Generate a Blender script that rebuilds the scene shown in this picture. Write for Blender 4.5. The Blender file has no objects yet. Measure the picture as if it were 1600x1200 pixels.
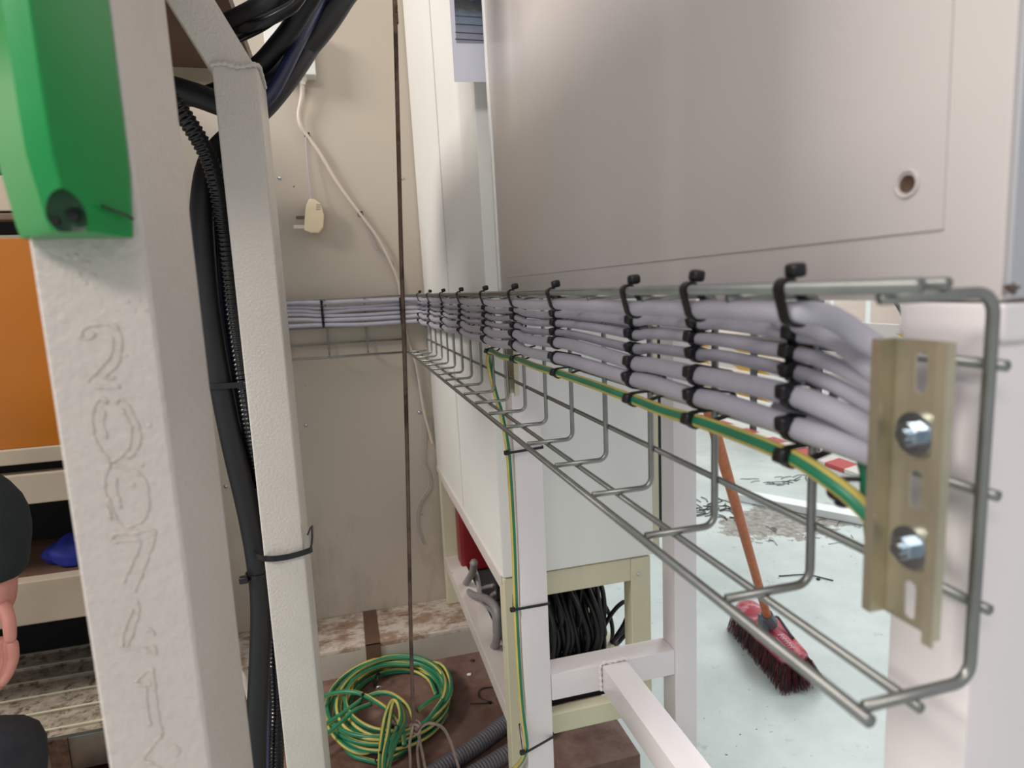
import bpy, bmesh, math, random
from mathutils import Vector, Matrix
random.seed(7)
S = bpy.context.scene
COL = S.collection
# ---------------------------------------------------------------- camera
FPX = 1000.0
def nrm(v): v = Vector(v); v.normalize(); return v
CAM = Vector((0, 0, 1.25))
yc = nrm(((529-800)/FPX, -(463-600)/FPX, 1)); qc = nrm(((3529-800)/FPX, -(463-135-600)/FPX, 1))
zc = yc.cross(qc); zc.normalize()
if zc.y < 0: zc = -zc
xc = zc.cross(yc); xc.normalize()
if xc.x < 0: xc = -xc
ROW = (xc, yc, zc)
def to_world(c): return Vector((ROW[0].dot(c), ROW[1].dot(c), ROW[2].dot(c)))
right, up, fwd = to_world(Vector((1,0,0))), to_world(Vector((0,1,0))), to_world(Vector((0,0,1)))
cd = bpy.data.cameras.new('camera'); cam = bpy.data.objects.new('camera', cd); COL.objects.link(cam)
cam.matrix_world = Matrix(((right.x, up.x, -fwd.x, CAM.x), (right.y, up.y, -fwd.y, CAM.y), (right.z, up.z, -fwd.z, CAM.z), (0,0,0,1)))
cd.sensor_fit = 'HORIZONTAL'; cd.sensor_width = 36; cd.lens = 36*FPX/1600; cd.clip_start = .02; cd.clip_end = 60
cd.dof.use_dof = True; cd.dof.focus_distance = .95; cd.dof.aperture_fstop = 7.5
S.camera = cam
def ray(px, py): return to_world(Vector(((px-800)/FPX, -(py-600)/FPX, 1)))
def aX(px, py, X): r = ray(px, py); return CAM + r*(X/r.x)
def aY(px, py, Y): r = ray(px, py); return CAM + r*(Y/r.y)
def aZ(px, py, Z): r = ray(px, py); return CAM + r*((Z-CAM.z)/r.z)
# ---------------------------------------------------------------- light
S.view_settings.view_transform = 'Standard'; S.view_settings.look = 'None'
S.view_settings.gamma = 1; S.view_settings.use_curve_mapping = False
S.view_settings.exposure = 0.0
W = bpy.data.worlds.new('hall'); S.world = W; W.use_nodes = True
bg = W.node_tree.nodes['Background']; bg.inputs[0].default_value = (.92, .96, 1, 1); bg.inputs[1].default_value = .55
def area(name, loc, target, sx, sy, power, col):
    l = bpy.data.lights.new(name, 'AREA'); l.shape = 'RECTANGLE'; l.size = sx; l.size_y = sy; l.energy = power; l.color = col
    o = bpy.data.objects.new(name, l); COL.objects.link(o); o.location = loc
    o.rotation_euler = (Vector(target)-Vector(loc)).to_track_quat('-Z', 'Y').to_euler(); return o
area('strip_light', (-2.8, .8, 3.2), (.2, 1.7, 1.2), 1.0, .8, 98, (1, .95, .89))
area('strip_light_near', (-1.2, -1.6, 3.0), (0, .6, 1.0), 1.6, .4, 33, (1, .93, .87))
area('strip_light_hall', (3.4, 1.8, 3.6), (2.2, 2.4, 0), 2.5, 2.5, 84, (.92, .97, 1))
area('strip_light_far', (5.0, 5.2, 4.0), (4.2, 5.6, 0), 3, 2, 110, (1, .98, .96))
# ---------------------------------------------------------------- materials
def lin(c): return tuple(((x/255)/12.92 if x/255 <= .04045 else ((x/255+.055)/1.055)**2.4) for x in c)
def base(name, col, rough=.5, metal=0, spec=.5):
    m = bpy.data.materials.new(name); m.use_nodes = True; nt = m.node_tree; b = nt.nodes['Principled BSDF']
    b.inputs['Base Color'].default_value = (*lin(col), 1); b.inputs['Roughness'].default_value = rough
    b.inputs['Metallic'].default_value = metal; b.inputs['Specular IOR Level'].default_value = spec
    return m, nt, b
def noise(nt, scale, detail=4, rough=.55, stretch=None):
    tc = nt.nodes.new('ShaderNodeTexCoord'); n = nt.nodes.new('ShaderNodeTexNoise')
    n.inputs['Scale'].default_value = scale; n.inputs['Detail'].default_value = detail; n.inputs['Roughness'].default_value = rough
    if stretch:
        mp = nt.nodes.new('ShaderNodeMapping'); mp.inputs['Scale'].default_value = stretch
        nt.links.new(tc.outputs['Object'], mp.inputs[0]); nt.links.new(mp.outputs[0], n.inputs['Vector'])
    else: nt.links.new(tc.outputs['Object'], n.inputs['Vector'])
    return n
def ramp(nt, src, a, b, ca=(0,0,0), cb=(1,1,1)):
    r = nt.nodes.new('ShaderNodeValToRGB'); r.color_ramp.elements[0].position = a; r.color_ramp.elements[1].position = b
    r.color_ramp.elements[0].color = (*ca, 1); r.color_ramp.elements[1].color = (*cb, 1)
    nt.links.new(src, r.inputs[0]); return r
def mix(nt, fac, a, b):
    m = nt.nodes.new('ShaderNodeMix'); m.data_type = 'RGBA'
    if hasattr(fac, 'links'): nt.links.new(fac, m.inputs[0])
    else: m.inputs[0].default_value = fac
    for s, v in ((m.inputs[6], a), (m.inputs[7], b)):
        if hasattr(v, 'links'): nt.links.new(v, s)
        else: s.default_value = (*v, 1)
    return m.outputs[2]
def bump(nt, b, src, strength, dist=.001):
    n = nt.nodes.new('ShaderNodeBump'); n.inputs['Strength'].default_value = strength; n.inputs['Distance'].default_value = dist
    nt.links.new(src, n.inputs['Height']); nt.links.new(n.outputs[0], b.inputs['Normal'])
def mat(name, col, rough=.5, metal=0, var=.08, vs=6, bs=0, bstr=.3, bd=.001, dirt=None, dth=(.68,.74), ds=40, spec=.5, stretch=None):
    m, nt, b = base(name, col, rough, metal, spec)
    c = lin(col); out = None
    n = noise(nt, vs, 4, .6, stretch); r = ramp(nt, n.outputs[0], .3, .7, tuple(x*(1-var) for x in c), tuple(min(1, x*(1+var)) for x in c)); out = r.outputs[0]
    if dirt:
        d = noise(nt, ds, 6, .7); rr = ramp(nt, d.outputs[0], *dth); out = mix(nt, rr.outputs[0], out, lin(dirt))
    nt.links.new(out, b.inputs['Base Color'])
    if bs: bump(nt, b, noise(nt, bs, 3).outputs[0], bstr, bd)
    return m
M = {}
M['post'] = mat('thick cream paint', (206,195,187), .4, vs=9, var=.05, bs=170, bstr=.8, bd=.002, dirt=(120,100,80), dth=(.74,.78), ds=60)
M['post2'] = mat('glossy cream paint', (204,196,187), .27, vs=7, var=.05, bs=300, bstr=.9, bd=.0014, dirt=(110,88,70), dth=(.73,.76), ds=70)
M['panel'] = mat('satin cabinet paint', (206,197,194), .27, vs=2.2, var=.04, bs=420, bstr=.12, bd=.0006, dirt=(120,105,100), dth=(.78,.8), ds=50)
M['panel_side'] = mat('grey cabinet end tone', (178,178,184), .4, vs=3, var=.05)  # greyer tone than the body, for the near end face only
M['white'] = mat('white cabinet paint', (236,235,231), .4, vs=2, var=.025, dirt=(60,55,50), dth=(.79,.8), ds=45)
M['frame'] = mat('white frame paint', (230,222,222), .32, vs=6, var=.03, bs=260, bstr=.15, dirt=(110,90,80), dth=(.775,.79), ds=55)
M['cream'] = mat('old cream paint', (206,200,172), .45, vs=8, var=.06, dirt=(74,52,40), dth=(.7,.73), ds=38)
M['cream_dirty'] = mat('scuffed cream paint', (205,194,188), .5, vs=8, var=.07, dirt=(88,66,52), dth=(.66,.7), ds=30)
M['wire'] = mat('galvanised wire', (146,146,142), .38, metal=.85, vs=30, var=.12)
M['zinc'] = mat('yellow passivated zinc', (196,186,162), .36, metal=.8, vs=22, var=.16)
M['bolt'] = mat('bright zinc', (190,200,208), .22, metal=1, vs=60, var=.1)
M['grey_cable'] = mat('grey pvc', (182,178,190), .42, vs=26, var=.08, dirt=(112,104,108), dth=(.66,.75), ds=60)
M['dark_grey_cable'] = mat('dark grey pvc', (134,128,128), .45, vs=20, var=.1)
M['conduit_grey'] = mat('grey flexible conduit', (96,92,98), .5, vs=14, var=.15)
M['black'] = mat('black nylon', (16,16,19), .38, var=.1)
M['black_cable'] = mat('black rubber', (17,18,22), .5, vs=12, var=.2)
M['black_gloss'] = mat('glossy black conduit', (10,11,14), .22, vs=12, var=.2)
M['navy'] = mat('navy cable', (25,37,72), .35, vs=9, var=.2)
M['white_cable'] = mat('white pvc', (206,192,180), .4, var=.04)
M['lilac'] = mat('pale lilac pvc', (176,166,174), .4, var=.06)
M['green'] = mat('green earth pvc', (38,122,88), .36, vs=30, var=.12)
M['yellow'] = mat('yellow earth pvc', (204,184,96), .38, vs=30, var=.12)
M['rope'] = mat('rusty wire rope', (106,84,72), .5, metal=.35, vs=60, var=.3, dirt=(60,42,34), dth=(.5,.6), ds=18)
M['rope_pale'] = mat('worn wire rope', (138,118,106), .5, metal=.3, vs=60, var=.25)
M['green_box'] = mat('green moulded plastic', (6,140,64), .3, vs=4, var=.05, bs=500, bstr=.05)
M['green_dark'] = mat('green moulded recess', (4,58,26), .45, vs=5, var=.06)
M['hole'] = mat('black hole', (8,6,5), .7)
M['charger'] = mat('cream plastic', (226,208,176), .35, vs=12, var=.04)
M['box_white'] = mat('white plastic', (222,222,216), .35, var=.03)
M['orange'] = mat('orange panel', (172,100,18), .3, vs=2, var=.06)
M['beam'] = mat('beige steel beam', (178,162,142), .45, vs=6, var=.08, dirt=(80,60,45), dth=(.72,.76), ds=18)
M['dark'] = mat('dark shelf interior', (20,17,15), .8)
M['brown'] = mat('brown board', (98,72,56), .6, vs=5, var=.15)
M['blue'] = mat('bright blue cloth', (18,34,130), .7, vs=60, var=.3)
M['red'] = mat('red plastic', (120,20,26), .4, var=.12)
M['broom_red'] = mat('worn red broom paint', (160,42,62), .38, vs=14, var=.2, dirt=(214,170,172), dth=(.5,.66), ds=9)
M['orange_wood'] = mat('orange brown wood', (186,104,62), .5, vs=20, var=.18, dirt=(110,62,40), dth=(.62,.7), ds=40, stretch=(4,4,1))
M['bristle'] = mat('dark bristle', (66,46,46), .6, vs=40, var=.5)
M['bristle_red'] = mat('red bristle', (110,28,40), .6, vs=40, var=.4)
M['socket'] = mat('grey bracket plastic', (92,98,106), .4)
M['trunking'] = mat('white pvc trunking', (238,242,240), .35, var=.02)
M['skin'] = mat('skin', (205,138,124), .5, vs=30, var=.1)
M['cloth'] = mat('dark green work jacket', (30,36,38), .85, vs=30, var=.2, bs=600, bstr=.2)
M['trouser'] = mat('charcoal work trousers', (42,42,48), .8, vs=30, var=.25, bs=500, bstr=.2)
M['hair'] = mat('dark brown hair', (40,26,20), .6, vs=80, var=.4)
M['amber'] = mat('crumpled amber film', (150,100,34), .3, vs=26, var=.5, bs=40, bstr=1, bd=.01)
M['barrier_post'] = mat('dark grey post', (70,74,80), .5)
M['hz_white'] = mat('white slat', (238,232,224), .4, var=.03)
M['hz_yellow'] = mat('yellow stripe', (236,184,52), .4, var=.05)
M['hz_red'] = mat('red stripe', (206,84,84), .45, var=.06)
M['siding'] = mat('pale pink siding', (238,222,212), .5, vs=2, var=.04, bs=12, bstr=.2, stretch=(.05,.05,4))
M['ring'] = mat('tinned terminal', (214,216,218), .25, metal=.9)
M['paper'] = mat('white paper', (222,222,236), .6, var=.01)
# wall paint: warm grey sheet with grime toward the skirting
def wall_mat():
    m, nt, b = base('warm grey wall sheet', (184,173,158), .4)
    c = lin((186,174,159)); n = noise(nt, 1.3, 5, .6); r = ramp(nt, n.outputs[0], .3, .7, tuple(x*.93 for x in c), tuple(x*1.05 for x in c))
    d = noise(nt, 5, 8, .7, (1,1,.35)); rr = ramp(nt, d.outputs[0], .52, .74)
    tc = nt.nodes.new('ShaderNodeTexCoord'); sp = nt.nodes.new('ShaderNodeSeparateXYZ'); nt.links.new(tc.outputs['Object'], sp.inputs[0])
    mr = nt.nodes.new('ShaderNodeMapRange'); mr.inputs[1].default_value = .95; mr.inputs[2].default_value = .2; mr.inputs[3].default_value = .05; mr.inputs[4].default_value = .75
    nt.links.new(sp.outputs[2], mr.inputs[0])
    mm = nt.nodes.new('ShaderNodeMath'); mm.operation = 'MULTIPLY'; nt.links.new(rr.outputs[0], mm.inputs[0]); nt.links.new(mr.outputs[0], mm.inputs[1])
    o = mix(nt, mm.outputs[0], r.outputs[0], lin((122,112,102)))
    sp2 = noise(nt, 34, 4, .6); r2 = ramp(nt, sp2.outputs[0], .745, .765); o = mix(nt, r2.outputs[0], o, lin((92,74,60)))
    nt.links.new(o, b.inputs['Base Color']); return m
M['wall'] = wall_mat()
def floor_mat():
    m, nt, b = base('pale painted concrete', (214,224,218), .38)
    c = lin((212,224,219)); n = noise(nt, 1.6, 6, .65); r = ramp(nt, n.outputs[0], .32, .68, lin((176,187,183)), lin((210,219,214)))
    d = noise(nt, 9, 9, .75); rr = ramp(nt, d.outputs[0], .6, .72); o = mix(nt, rr.outputs[0], r.outputs[0], lin((150,160,156)))
    # worn brown patch beside the trunking, its own ragged outline
    tc = nt.nodes.new('ShaderNodeTexCoord'); mp = nt.nodes.new('ShaderNodeMapping'); mp.vector_type = 'POINT'
    mp.inputs['Location'].default_value = (-1.4, 3.3, 0)
    sub = nt.nodes.new('ShaderNodeVectorMath'); sub.operation = 'SUBTRACT'; sub.inputs[1].default_value = (2.13, 2.70, 0)
    nt.links.new(tc.outputs['Object'], sub.inputs[0])
    mp2 = nt.nodes.new('ShaderNodeMapping'); mp2.inputs['Rotation'].default_value = (0,0,math.radians(38)); mp2.inputs['Scale'].default_value = (1.15,2.2,1)
    nt.links.new(sub.outputs[0], mp2.inputs[0])
    ln = nt.nodes.new('ShaderNodeVectorMath'); ln.operation = 'LENGTH'; nt.links.new(mp2.outputs[0], ln.inputs[0])
    n3 = noise(nt, 6, 6, .7); ad = nt.nodes.new('ShaderNodeMath'); ad.operation = 'MULTIPLY_ADD'; ad.inputs[1].default_value = 1.1
    nt.links.new(n3.outputs[0], ad.inputs[0]); nt.links.new(ln.outputs['Value'], ad.inputs[2])
    pr = ramp(nt, ad.outputs[0], .98, 1.16, (1,1,1), (0,0,0)); n4 = noise(nt, 30, 7, .7); cc = ramp(nt, n4.outputs[0], .35, .65, lin((98,92,84)), lin((176,174,166)))
    o = mix(nt, pr.outputs[0], o, cc.outputs[0])
    s4 = noise(nt, 55, 3, .5); r4 = ramp(nt, s4.outputs[0], .715, .73); o = mix(nt, r4.outputs[0], o, lin((70,66,62)))
    nt.links.new(o, b.inputs['Base Color']); bump(nt, b, n4.outputs[0], .25, .003); return m
M['floor'] = floor_mat()
M['deck'] = mat('stained brown plywood', (128,100,90), .6, vs=3.5, var=.35, bs=30, bstr=.3, bd=.002, dirt=(84,52,38), dth=(.42,.62), ds=4)
def step_mat():
    m, nt, b = base('worn white painted timber', (196,184,172), .6)
    n = noise(nt, 16, 8, .75, (.9,1.5,1)); r = ramp(nt, n.outputs[0], .44, .56, lin((206,194,182)), lin((156,128,108)))
    n2 = noise(nt, 26, 6, .7, (.4,3,1)); r2 = ramp(nt, n2.outputs[0], .58, .66); o = mix(nt, r2.outputs[0], r.outputs[0], lin((96,66,50)))
    nt.links.new(o, b.inputs['Base Color']); bump(nt, b, n.outputs[0], .5, .004); return m
M['step'] = step_mat()
M['ribbed'] = mat('grimy ribbed boards', (158,146,130), .6, vs=30, var=.3, dirt=(92,78,64), dth=(.5,.62), ds=50)
M['step_face'] = mat('cream step face', (186,176,164), .5, vs=6, var=.08, dirt=(100,80,66), dth=(.7,.74), ds=20)
# ---------------------------------------------------------------- mesh helpers
def new(): return bmesh.new()
def box(bm, lo, hi, rot=None):
    lo, hi = Vector(lo), Vector(hi); c = (lo+hi)/2; s = hi-lo
    mt = Matrix.Translation(c) @ (rot.to_4x4() if rot else Matrix.Identity(4)) @ Matrix.Diagonal((abs(s.x), abs(s.y), abs(s.z), 1))
    return bmesh.ops.create_cube(bm, size=1, matrix=mt)['verts']
def bevel(bm, w, seg=2):
    es = [e for e in bm.edges if len(e.link_faces) == 2 and e.calc_face_angle(0) > .5]
    bmesh.ops.bevel(bm, geom=es, offset=w, segments=seg, affect='EDGES', profile=.6, clamp_overlap=True)
def cyl(bm, a, b, r, r2=None, seg=20):
    a, b = Vector(a), Vector(b); d = b-a; q = d.to_track_quat('Z', 'Y').to_matrix().to_4x4()
    bmesh.ops.create_cone(bm, cap_ends=True, segments=seg, radius1=r, radius2=r if r2 is None else r2, depth=d.length, matrix=Matrix.Translation((a+b)/2) @ q)
def prism(bm, pts, vec):
    vec = Vector(vec); a = [bm.verts.new(p) for p in pts]; b = [bm.verts.new(Vector(p)+vec) for p in pts]; n = len(pts)
    bm.faces.new(a); bm.faces.new(b[::-1])
    for i in range(n): bm.faces.new((a[i], b[i], b[(i+1)%n], a[(i+1)%n]))
    bmesh.ops.recalc_face_normals(bm, faces=bm.faces)
def smooth_path(P, step=.006, closed=False):
    P = [Vector(p) for p in P]; n = len(P); out = []
    rng = range(n if closed else n-1)
    for i in rng:
        p1, p2 = P[i], P[(i+1)%n]
        p0 = P[i-1] if (i > 0 or closed) else p1*2-p2
        p3 = P[(i+2)%n] if (i+2 < n or closed) else p2*2-p1
        k = max(1, int((p2-p1).length/step))
        for j in range(k):
            t = j/k; out.append(.5*((2*p1)+(p2-p0)*t+(2*p0-5*p1+4*p2-p3)*t*t+(3*p1-p0-3*p2+p3)*t**3))
    if not closed: out.append(P[-1])
    return out
def tube(bm, path, r, seg=12, closed=False, rfun=None, mfun=None, twist=0, cap=True):
    """sweep a round section; rfun(i, s, k, seg) radius, mfun(k, s) material index"""
    n = len(path); T = []
    for i in range(n):
        a = path[i-1] if (i > 0 or closed) else path[i]; b = path[(i+1)%n] if (i < n-1 or closed) else path[i]
        t = b-a; T.append(t.normalized() if t.length > 1e-9 else (T[-1] if T else Vector((0,0,1))))
    ref = Vector((0,0,1)) if abs(T[0].z) < .8 else Vector((1,0,0)); N = (ref - T[0]*ref.dot(T[0])).normalized()
    rings, s, SS = [], 0, []
    for i in range(n):
        if i: N = (N - T[i]*N.dot(T[i])).normalized(); s += (path[i]-path[i-1]).length
        B = T[i].cross(N); ring = []
        for k in range(seg):
            a = 2*math.pi*k/seg + twist*s; rr = rfun(i, s, k, seg) if rfun else r
            ring.append(bm.verts.new(path[i]+(N*math.cos(a)+B*math.sin(a))*rr))
        rings.append(ring); SS.append(s)
    m = n if closed else n-1
    for i in range(m):
        A, Bq = rings[i], rings[(i+1)%n]
        for k in range(seg):
            f = bm.faces.new((A[k], A[(k+1)%seg], Bq[(k+1)%seg], Bq[k])); f.smooth = True
            if mfun: f.material_index = mfun(k, SS[i])
    if cap and not closed: bm.faces.new(rings[0][::-1]); bm.faces.new(rings[-1])
def strap(bm, path, axis, w, t=.0012, closed=True):
    """flat band: width w along axis, thickness t"""
    ax = Vector(axis).normalized(); n = len(path); R = []
    for i in range(n):
        a = path[i-1] if (i > 0 or closed) else path[i]; b = path[(i+1)%n] if (i < n-1 or closed) else path[i]
        T = (b-a).normalized(); N = T.cross(ax).normalized(); p = path[i]
        R.append([bm.verts.new(p+ax*sx*w/2+N*sn*t/2) for sx, sn in ((-1,-1),(1,-1),(1,1),(-1,1))])
    for i in range(n if closed else n-1):
        A, B = R[i], R[(i+1)%n]
        for k in range(4): bm.faces.new((A[k], A[(k+1)%4], B[(k+1)%4], B[k]))
    if not closed: bm.faces.new(R[0][::-1]); bm.faces.new(R[-1])
    bmesh.ops.recalc_face_normals(bm, faces=bm.faces)
def mats(m): return [M[x] for x in ([m] if isinstance(m, str) else m)]
def mk(name, bm, m, parent=None, root=None, smooth=False, ang=None):
    if root is None and parent is not None:
        p = parent
        while p.parent: p = p.parent
        org = p.location.copy()
    elif root is not None: org = Vector(root)
    else:
        zs = [v.co for v in bm.verts]; lo = Vector((min(v.x for v in zs), min(v.y for v in zs), min(v.z for v in zs))); hi = Vector((max(v.x for v in zs), max(v.y for v in zs), 0))
        org = Vector(((lo.x+hi.x)/2, (lo.y+hi.y)/2, lo.z))
    for v in bm.verts: v.co -= org
    me = bpy.data.meshes.new(name); bm.to_mesh(me); bm.free()
    for q in mats(m): me.materials.append(q)
    if smooth:
        for p in me.polygons: p.use_smooth = True
        if ang is not None:
            try: me.set_sharp_from_angle(angle=math.radians(ang))
            except Exception: pass
    o = bpy.data.objects.new(name, me); COL.objects.link(o)
    if parent is not None: o.parent = parent
    else: o.location = org
    return o
def tag(o, label, cat, group=None):
    o['label'] = label; o['category'] = cat
    if group: o['group'] = group
    return o
def thing(name, loc, label, cat, group=None):
    o = bpy.data.objects.new(name, None); COL.objects.link(o); o.location = loc; o.empty_display_size = .02
    return tag(o, label, cat, group)
def struct(name, bm, m): o = mk(name, bm, m, root=(0,0,0)); o['kind'] = 'structure'; return o
def B(lo, hi, bw=0, seg=2, rot=None):
    bm = new(); box(bm, lo, hi, rot)
    if bw: bevel(bm, bw, seg)
    return bm
def part(name, bm, m, parent, smooth=False, ang=None, label=None):
    o = mk(name, bm, m, parent, smooth=smooth, ang=ang)
    if label: o['label'] = label
    return o
# ---------------------------------------------------------------- setting
struct('floor', B((-3,-1.5,-.05), (9,9,0)), 'floor')
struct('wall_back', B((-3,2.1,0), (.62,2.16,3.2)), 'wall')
struct('wall_far', B((.62,7.2,0), (9,7.3,3.0)), 'siding')
struct('wall_right', B((8.9,-1.5,0), (9,7.2,3.0)), 'siding')
dk = mk('floor_deck', B((-3,1.31,.002), (.628,2.099,.1), .003), 'deck'); dk['kind'] = 'structure'
# step along the wall
t = thing('timber_step', (-.4,2.0,.1), 'low timber step with peeling white paint along the foot of the wall', 'step')
part('tread', B((-.50,1.885,.178), (.60,2.099,.192), .002), 'step', t)
part('front_board', B((-.50,1.885,.1), (.60,1.905,.178), .001), 'step_face', t)
part('support', B((-.50,2.03,.1), (.60,2.06,.178)), 'brown', t)
a = aZ(578,962,.193); b_ = aZ(590,1018,.193)
tag(mk('metal_strap', (lambda bm: (box(bm, (a.x-.022,1.878,.1925), (a.x+.022,2.098,.1945)), box(bm, (a.x-.022,1.878,.102), (a.x+.022,1.8815,.1945)), bm)[2])(new()), 'brown'), 'dull brown flat strap folded over the step behind the coiled earth wire', 'strap')
# grooved bench deck, left
t = thing('grooved_bench', (-1.1,1.95,.1), 'low bench of ribbed planks with grey steel edge, far left behind the crouching person', 'bench')
bm = new(); box(bm, (-1.7,1.62,.235), (-.505,2.09,.25))
for k in range(6): box(bm, (-1.7,1.64+k*.082,.25), (-.505,1.648+k*.082,.256))
part('ribbed_tread', bm, 'ribbed', t)
bm = new()
for k in range(6): box(bm, (-1.7,1.641+k*.082,.2555), (-.505,1.647+k*.082,.2575))
part('rib_edges', bm, 'cream', t)
part('edge_rail', B((-1.7,1.605,.165), (-.505,1.62,.25), .001), 'wire', t)
part('bracket', B((-.74,1.6,.165), (-.70,1.606,.252)), 'rope', t, label='rusty brown angle bracket')
part('support', B((-1.7,1.75,.1), (-.52,1.8,.235)), 'brown', t)
# wall screws
for i, (x, y) in enumerate(((437,278),(478,664),(353,760),(655,644),(628,278))):
    p = aY(x, y, 2.1); bm = new(); bmesh.ops.create_uvsphere(bm, u_segments=12, v_segments=8, radius=.006, matrix=Matrix.Translation((p.x, 2.099, p.z)) @ Matrix.Diagonal((1,.6,1,1)))
    where = ['just right of the second post top','below the wire tray on the bare wall','low between the two cream posts','low near the cabinet corner','beside the wire rope above the tray'][i]
    tag(mk('wall_screw', bm, 'bolt', smooth=True), 'silver screw head in the wall, '+where, 'screw', 'screw heads in the wall sheet')
# ---------------------------------------------------------------- left rack behind the near post
t = thing('storage_rack', (-1.0,1.95,.25), 'beige steel rack with orange panel and dark open shelves, behind the near post', 'rack')
RX0, RX1 = -1.7, -.62
def rz(y, x=60, Y=1.75): return aY(x, y, Y).z
part('back_panel', B((RX0,2.06,.26), (RX1,2.09,1.95)), 'dark', t)  # near-black colour puts the shade of the deep openings into the backing
part('side_panel', B((RX1-.02,1.76,.26), (RX1,2.06,1.95)), 'dark', t)
part('orange_panel', B((RX0,1.75,rz(698)), (RX1,1.765,rz(371)), .002), 'orange', t)
for y0, y1, mm, nm in ((698,722,'beam','beam'),(738,785,'beam','beam'),(905,972,'beam','beam'),(330,275,'beam','beam'),(344,333,'brown','beam')):
    z0, z1 = sorted((rz(y0), rz(y1))); part(nm, B((RX0,1.74,z0), (RX1,1.78,z1), .003), mm, t)
part('shelf', B((RX0,1.78,rz(905)-.01), (RX1,2.06,rz(905))), 'brown', t)
part('shelf', B((RX0,1.78,rz(370)-.004), (RX1,2.06,rz(370)+.008)), 'cream', t)
part('shelf', B((RX0,1.78,rz(230)), (RX1,2.06,rz(225))), 'brown', t)
bm = new(); bmesh.ops.create_icosphere(bm, subdivisions=4, radius=1)
for v in bm.verts:
    n = v.co.copy(); k = 1+.12*math.sin(5*n.x+3*n.z)*math.cos(4*n.y)+.03*math.sin(13*n.z+5*n.x); v.co = Vector((n.x*.085*k, n.y*.06*k, max(-.018, n.z*.05*k)))
p = aY(112,868,1.84)
for v in bm.verts: v.co += Vector((p.x+.02, 1.86, rz(905)+.021))
tag(mk('blue_cloth', bm, 'blue', smooth=True), 'crumpled bright blue cloth on the dark lower shelf of the rack', 'cloth')
p = aY(12,238,1.85)
tag(mk('green_crate', B((-1.5,1.82,rz(225)+.001), (-.9,2.0,rz(225)+.05), .005), 'green_box'), 'green crate edge on the upper rack shelf beside the green housing', 'crate')
# amber film heap
bm = new(); bmesh.ops.create_icosphere(bm, subdivisions=4, radius=1)
p = aZ(125,1185,.12)
for v in bm.verts:
    n = v.co.copy(); k = 1+.3*math.sin(7*n.x+4*n.z)*math.cos(8*n.y)+.12*math.sin(25*n.x+9*n.y)
    v.co = Vector((n.x*.2*k, n.y*.09*k, max(0, n.z*.055*k))) + Vector((p.x, 1.5, .101))
tag(mk('packaging_film', bm, 'amber', smooth=True), 'crumpled yellow-brown packaging film on the deck behind the dark knee', 'packaging')
# ---------------------------------------------------------------- machine frame (two posts, brace, board)
t = thing('machine_frame', (-.1,.7,0), 'thick painted cream steel machine frame, two posts in the left foreground', 'frame')
P1 = B((-.1388,.355,0), (-.0892,.470,1.72), .004, 3)
po = part('near_post', P1, 'post', t, smooth=True, ang=30)
part('far_post', B((-.124,.87,0), (-.0725,.975,1.535), .004, 3), 'post2', t, smooth=True, ang=30)
bm = new(); prism(bm, [(-.1265,.871,1.525),(-.0725,.871,1.525),(-.174,.871,1.72),(-.228,.871,1.72)], (0,.1035,0)); bevel(bm, .004, 2)
part('brace', bm, 'post2', t, smooth=True, ang=30)
bm = new()
w = smooth_path([(-.125,.8695,1.528),(-.11,.8685,1.530),(-.095,.8690,1.527),(-.073,.869,1.53),(-.0715,.9,1.531),(-.072,.95,1.528)], .002)
tube(bm, w, .0028, 8, rfun=lambda i,s,k,g: .0025+.0008*math.sin(i*1.9)); part('weld', bm, 'post2', t)
part('table_board', B((-.5,.48,1.72), (-.13,1.49,1.745)), 'brown', t, label='brown board on the frame top')
part('shade_plate', B((-.51,.48,1.50), (-.5,1.3,1.745)), 'beam', t)  # added plate, hidden from view, keeps the left lamp off the far post
part('shade_apron', B((-.5,.475,1.60), (-.14,.48,1.745)), 'beam', t)  # added above the frame edge, unseen, blocks the near lamp from the far post
part('cross_beam', B((-.5,1.49,1.69), (-.13,1.55,1.745), .004), 'beam', t)
# raised lettering on near post, welded outlines under paint
def c2(pts): return [aY(x/2.857, 380+y/2.857, .355) for x, y in pts]
def c3(pts): return [aY(x/2.857, 780+y/2.857, .355) for x, y in pts]
L = [c2(q) for q in (
 [(360,425),(365,390),(400,368),(450,362),(500,365),(530,390),(540,420),(535,500),(515,550),(465,600),(515,603)],
 [(425,400),(400,425),(360,425)], [(500,420),(500,480),(470,530),(390,615)], [(430,641),(480,643),(535,640)],
 [(480,715),(450,690),(420,730),(410,790),(425,880),(470,950),(492,985)], [(465,750),(460,800),(475,870)],
 [(515,715),(540,690),(590,760),(625,850),(610,920),(570,960)], [(540,740),(575,800),(585,860),(560,930),(490,982)],
 [(490,985),(465,1060),(475,1150),(495,1230)], [(500,990),(545,1000),(620,1030),(655,1080),(662,1200)], [(515,1050),(520,1110),(540,1180)])]
L += [c3(q) for q in (
 [(480,-10),(515,80),(560,122),(640,90),(665,0)], [(500,155),(600,150),(690,145),(640,310),(600,410)], [(500,190),(560,186),(625,185),(600,260),(550,370)], [(500,155),(500,190)],
 [(600,450),(620,490),(590,600),(560,668)], [(590,490),(550,600),(545,665)], [(545,668),(620,668),(695,690),(680,655),(645,655)], [(645,585),(670,580),(690,605)],
 [(600,820),(650,770),(680,760),(690,850),(710,990),(725,1050)], [(600,820),(640,830),(680,822)], [(650,840),(655,920),(670,1010)],
 [(720,1050),(680,1100),(640,1160),(680,1180),(722,1210)], [(770,1100),(800,1120),(785,1150)])]
bm = new()
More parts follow.
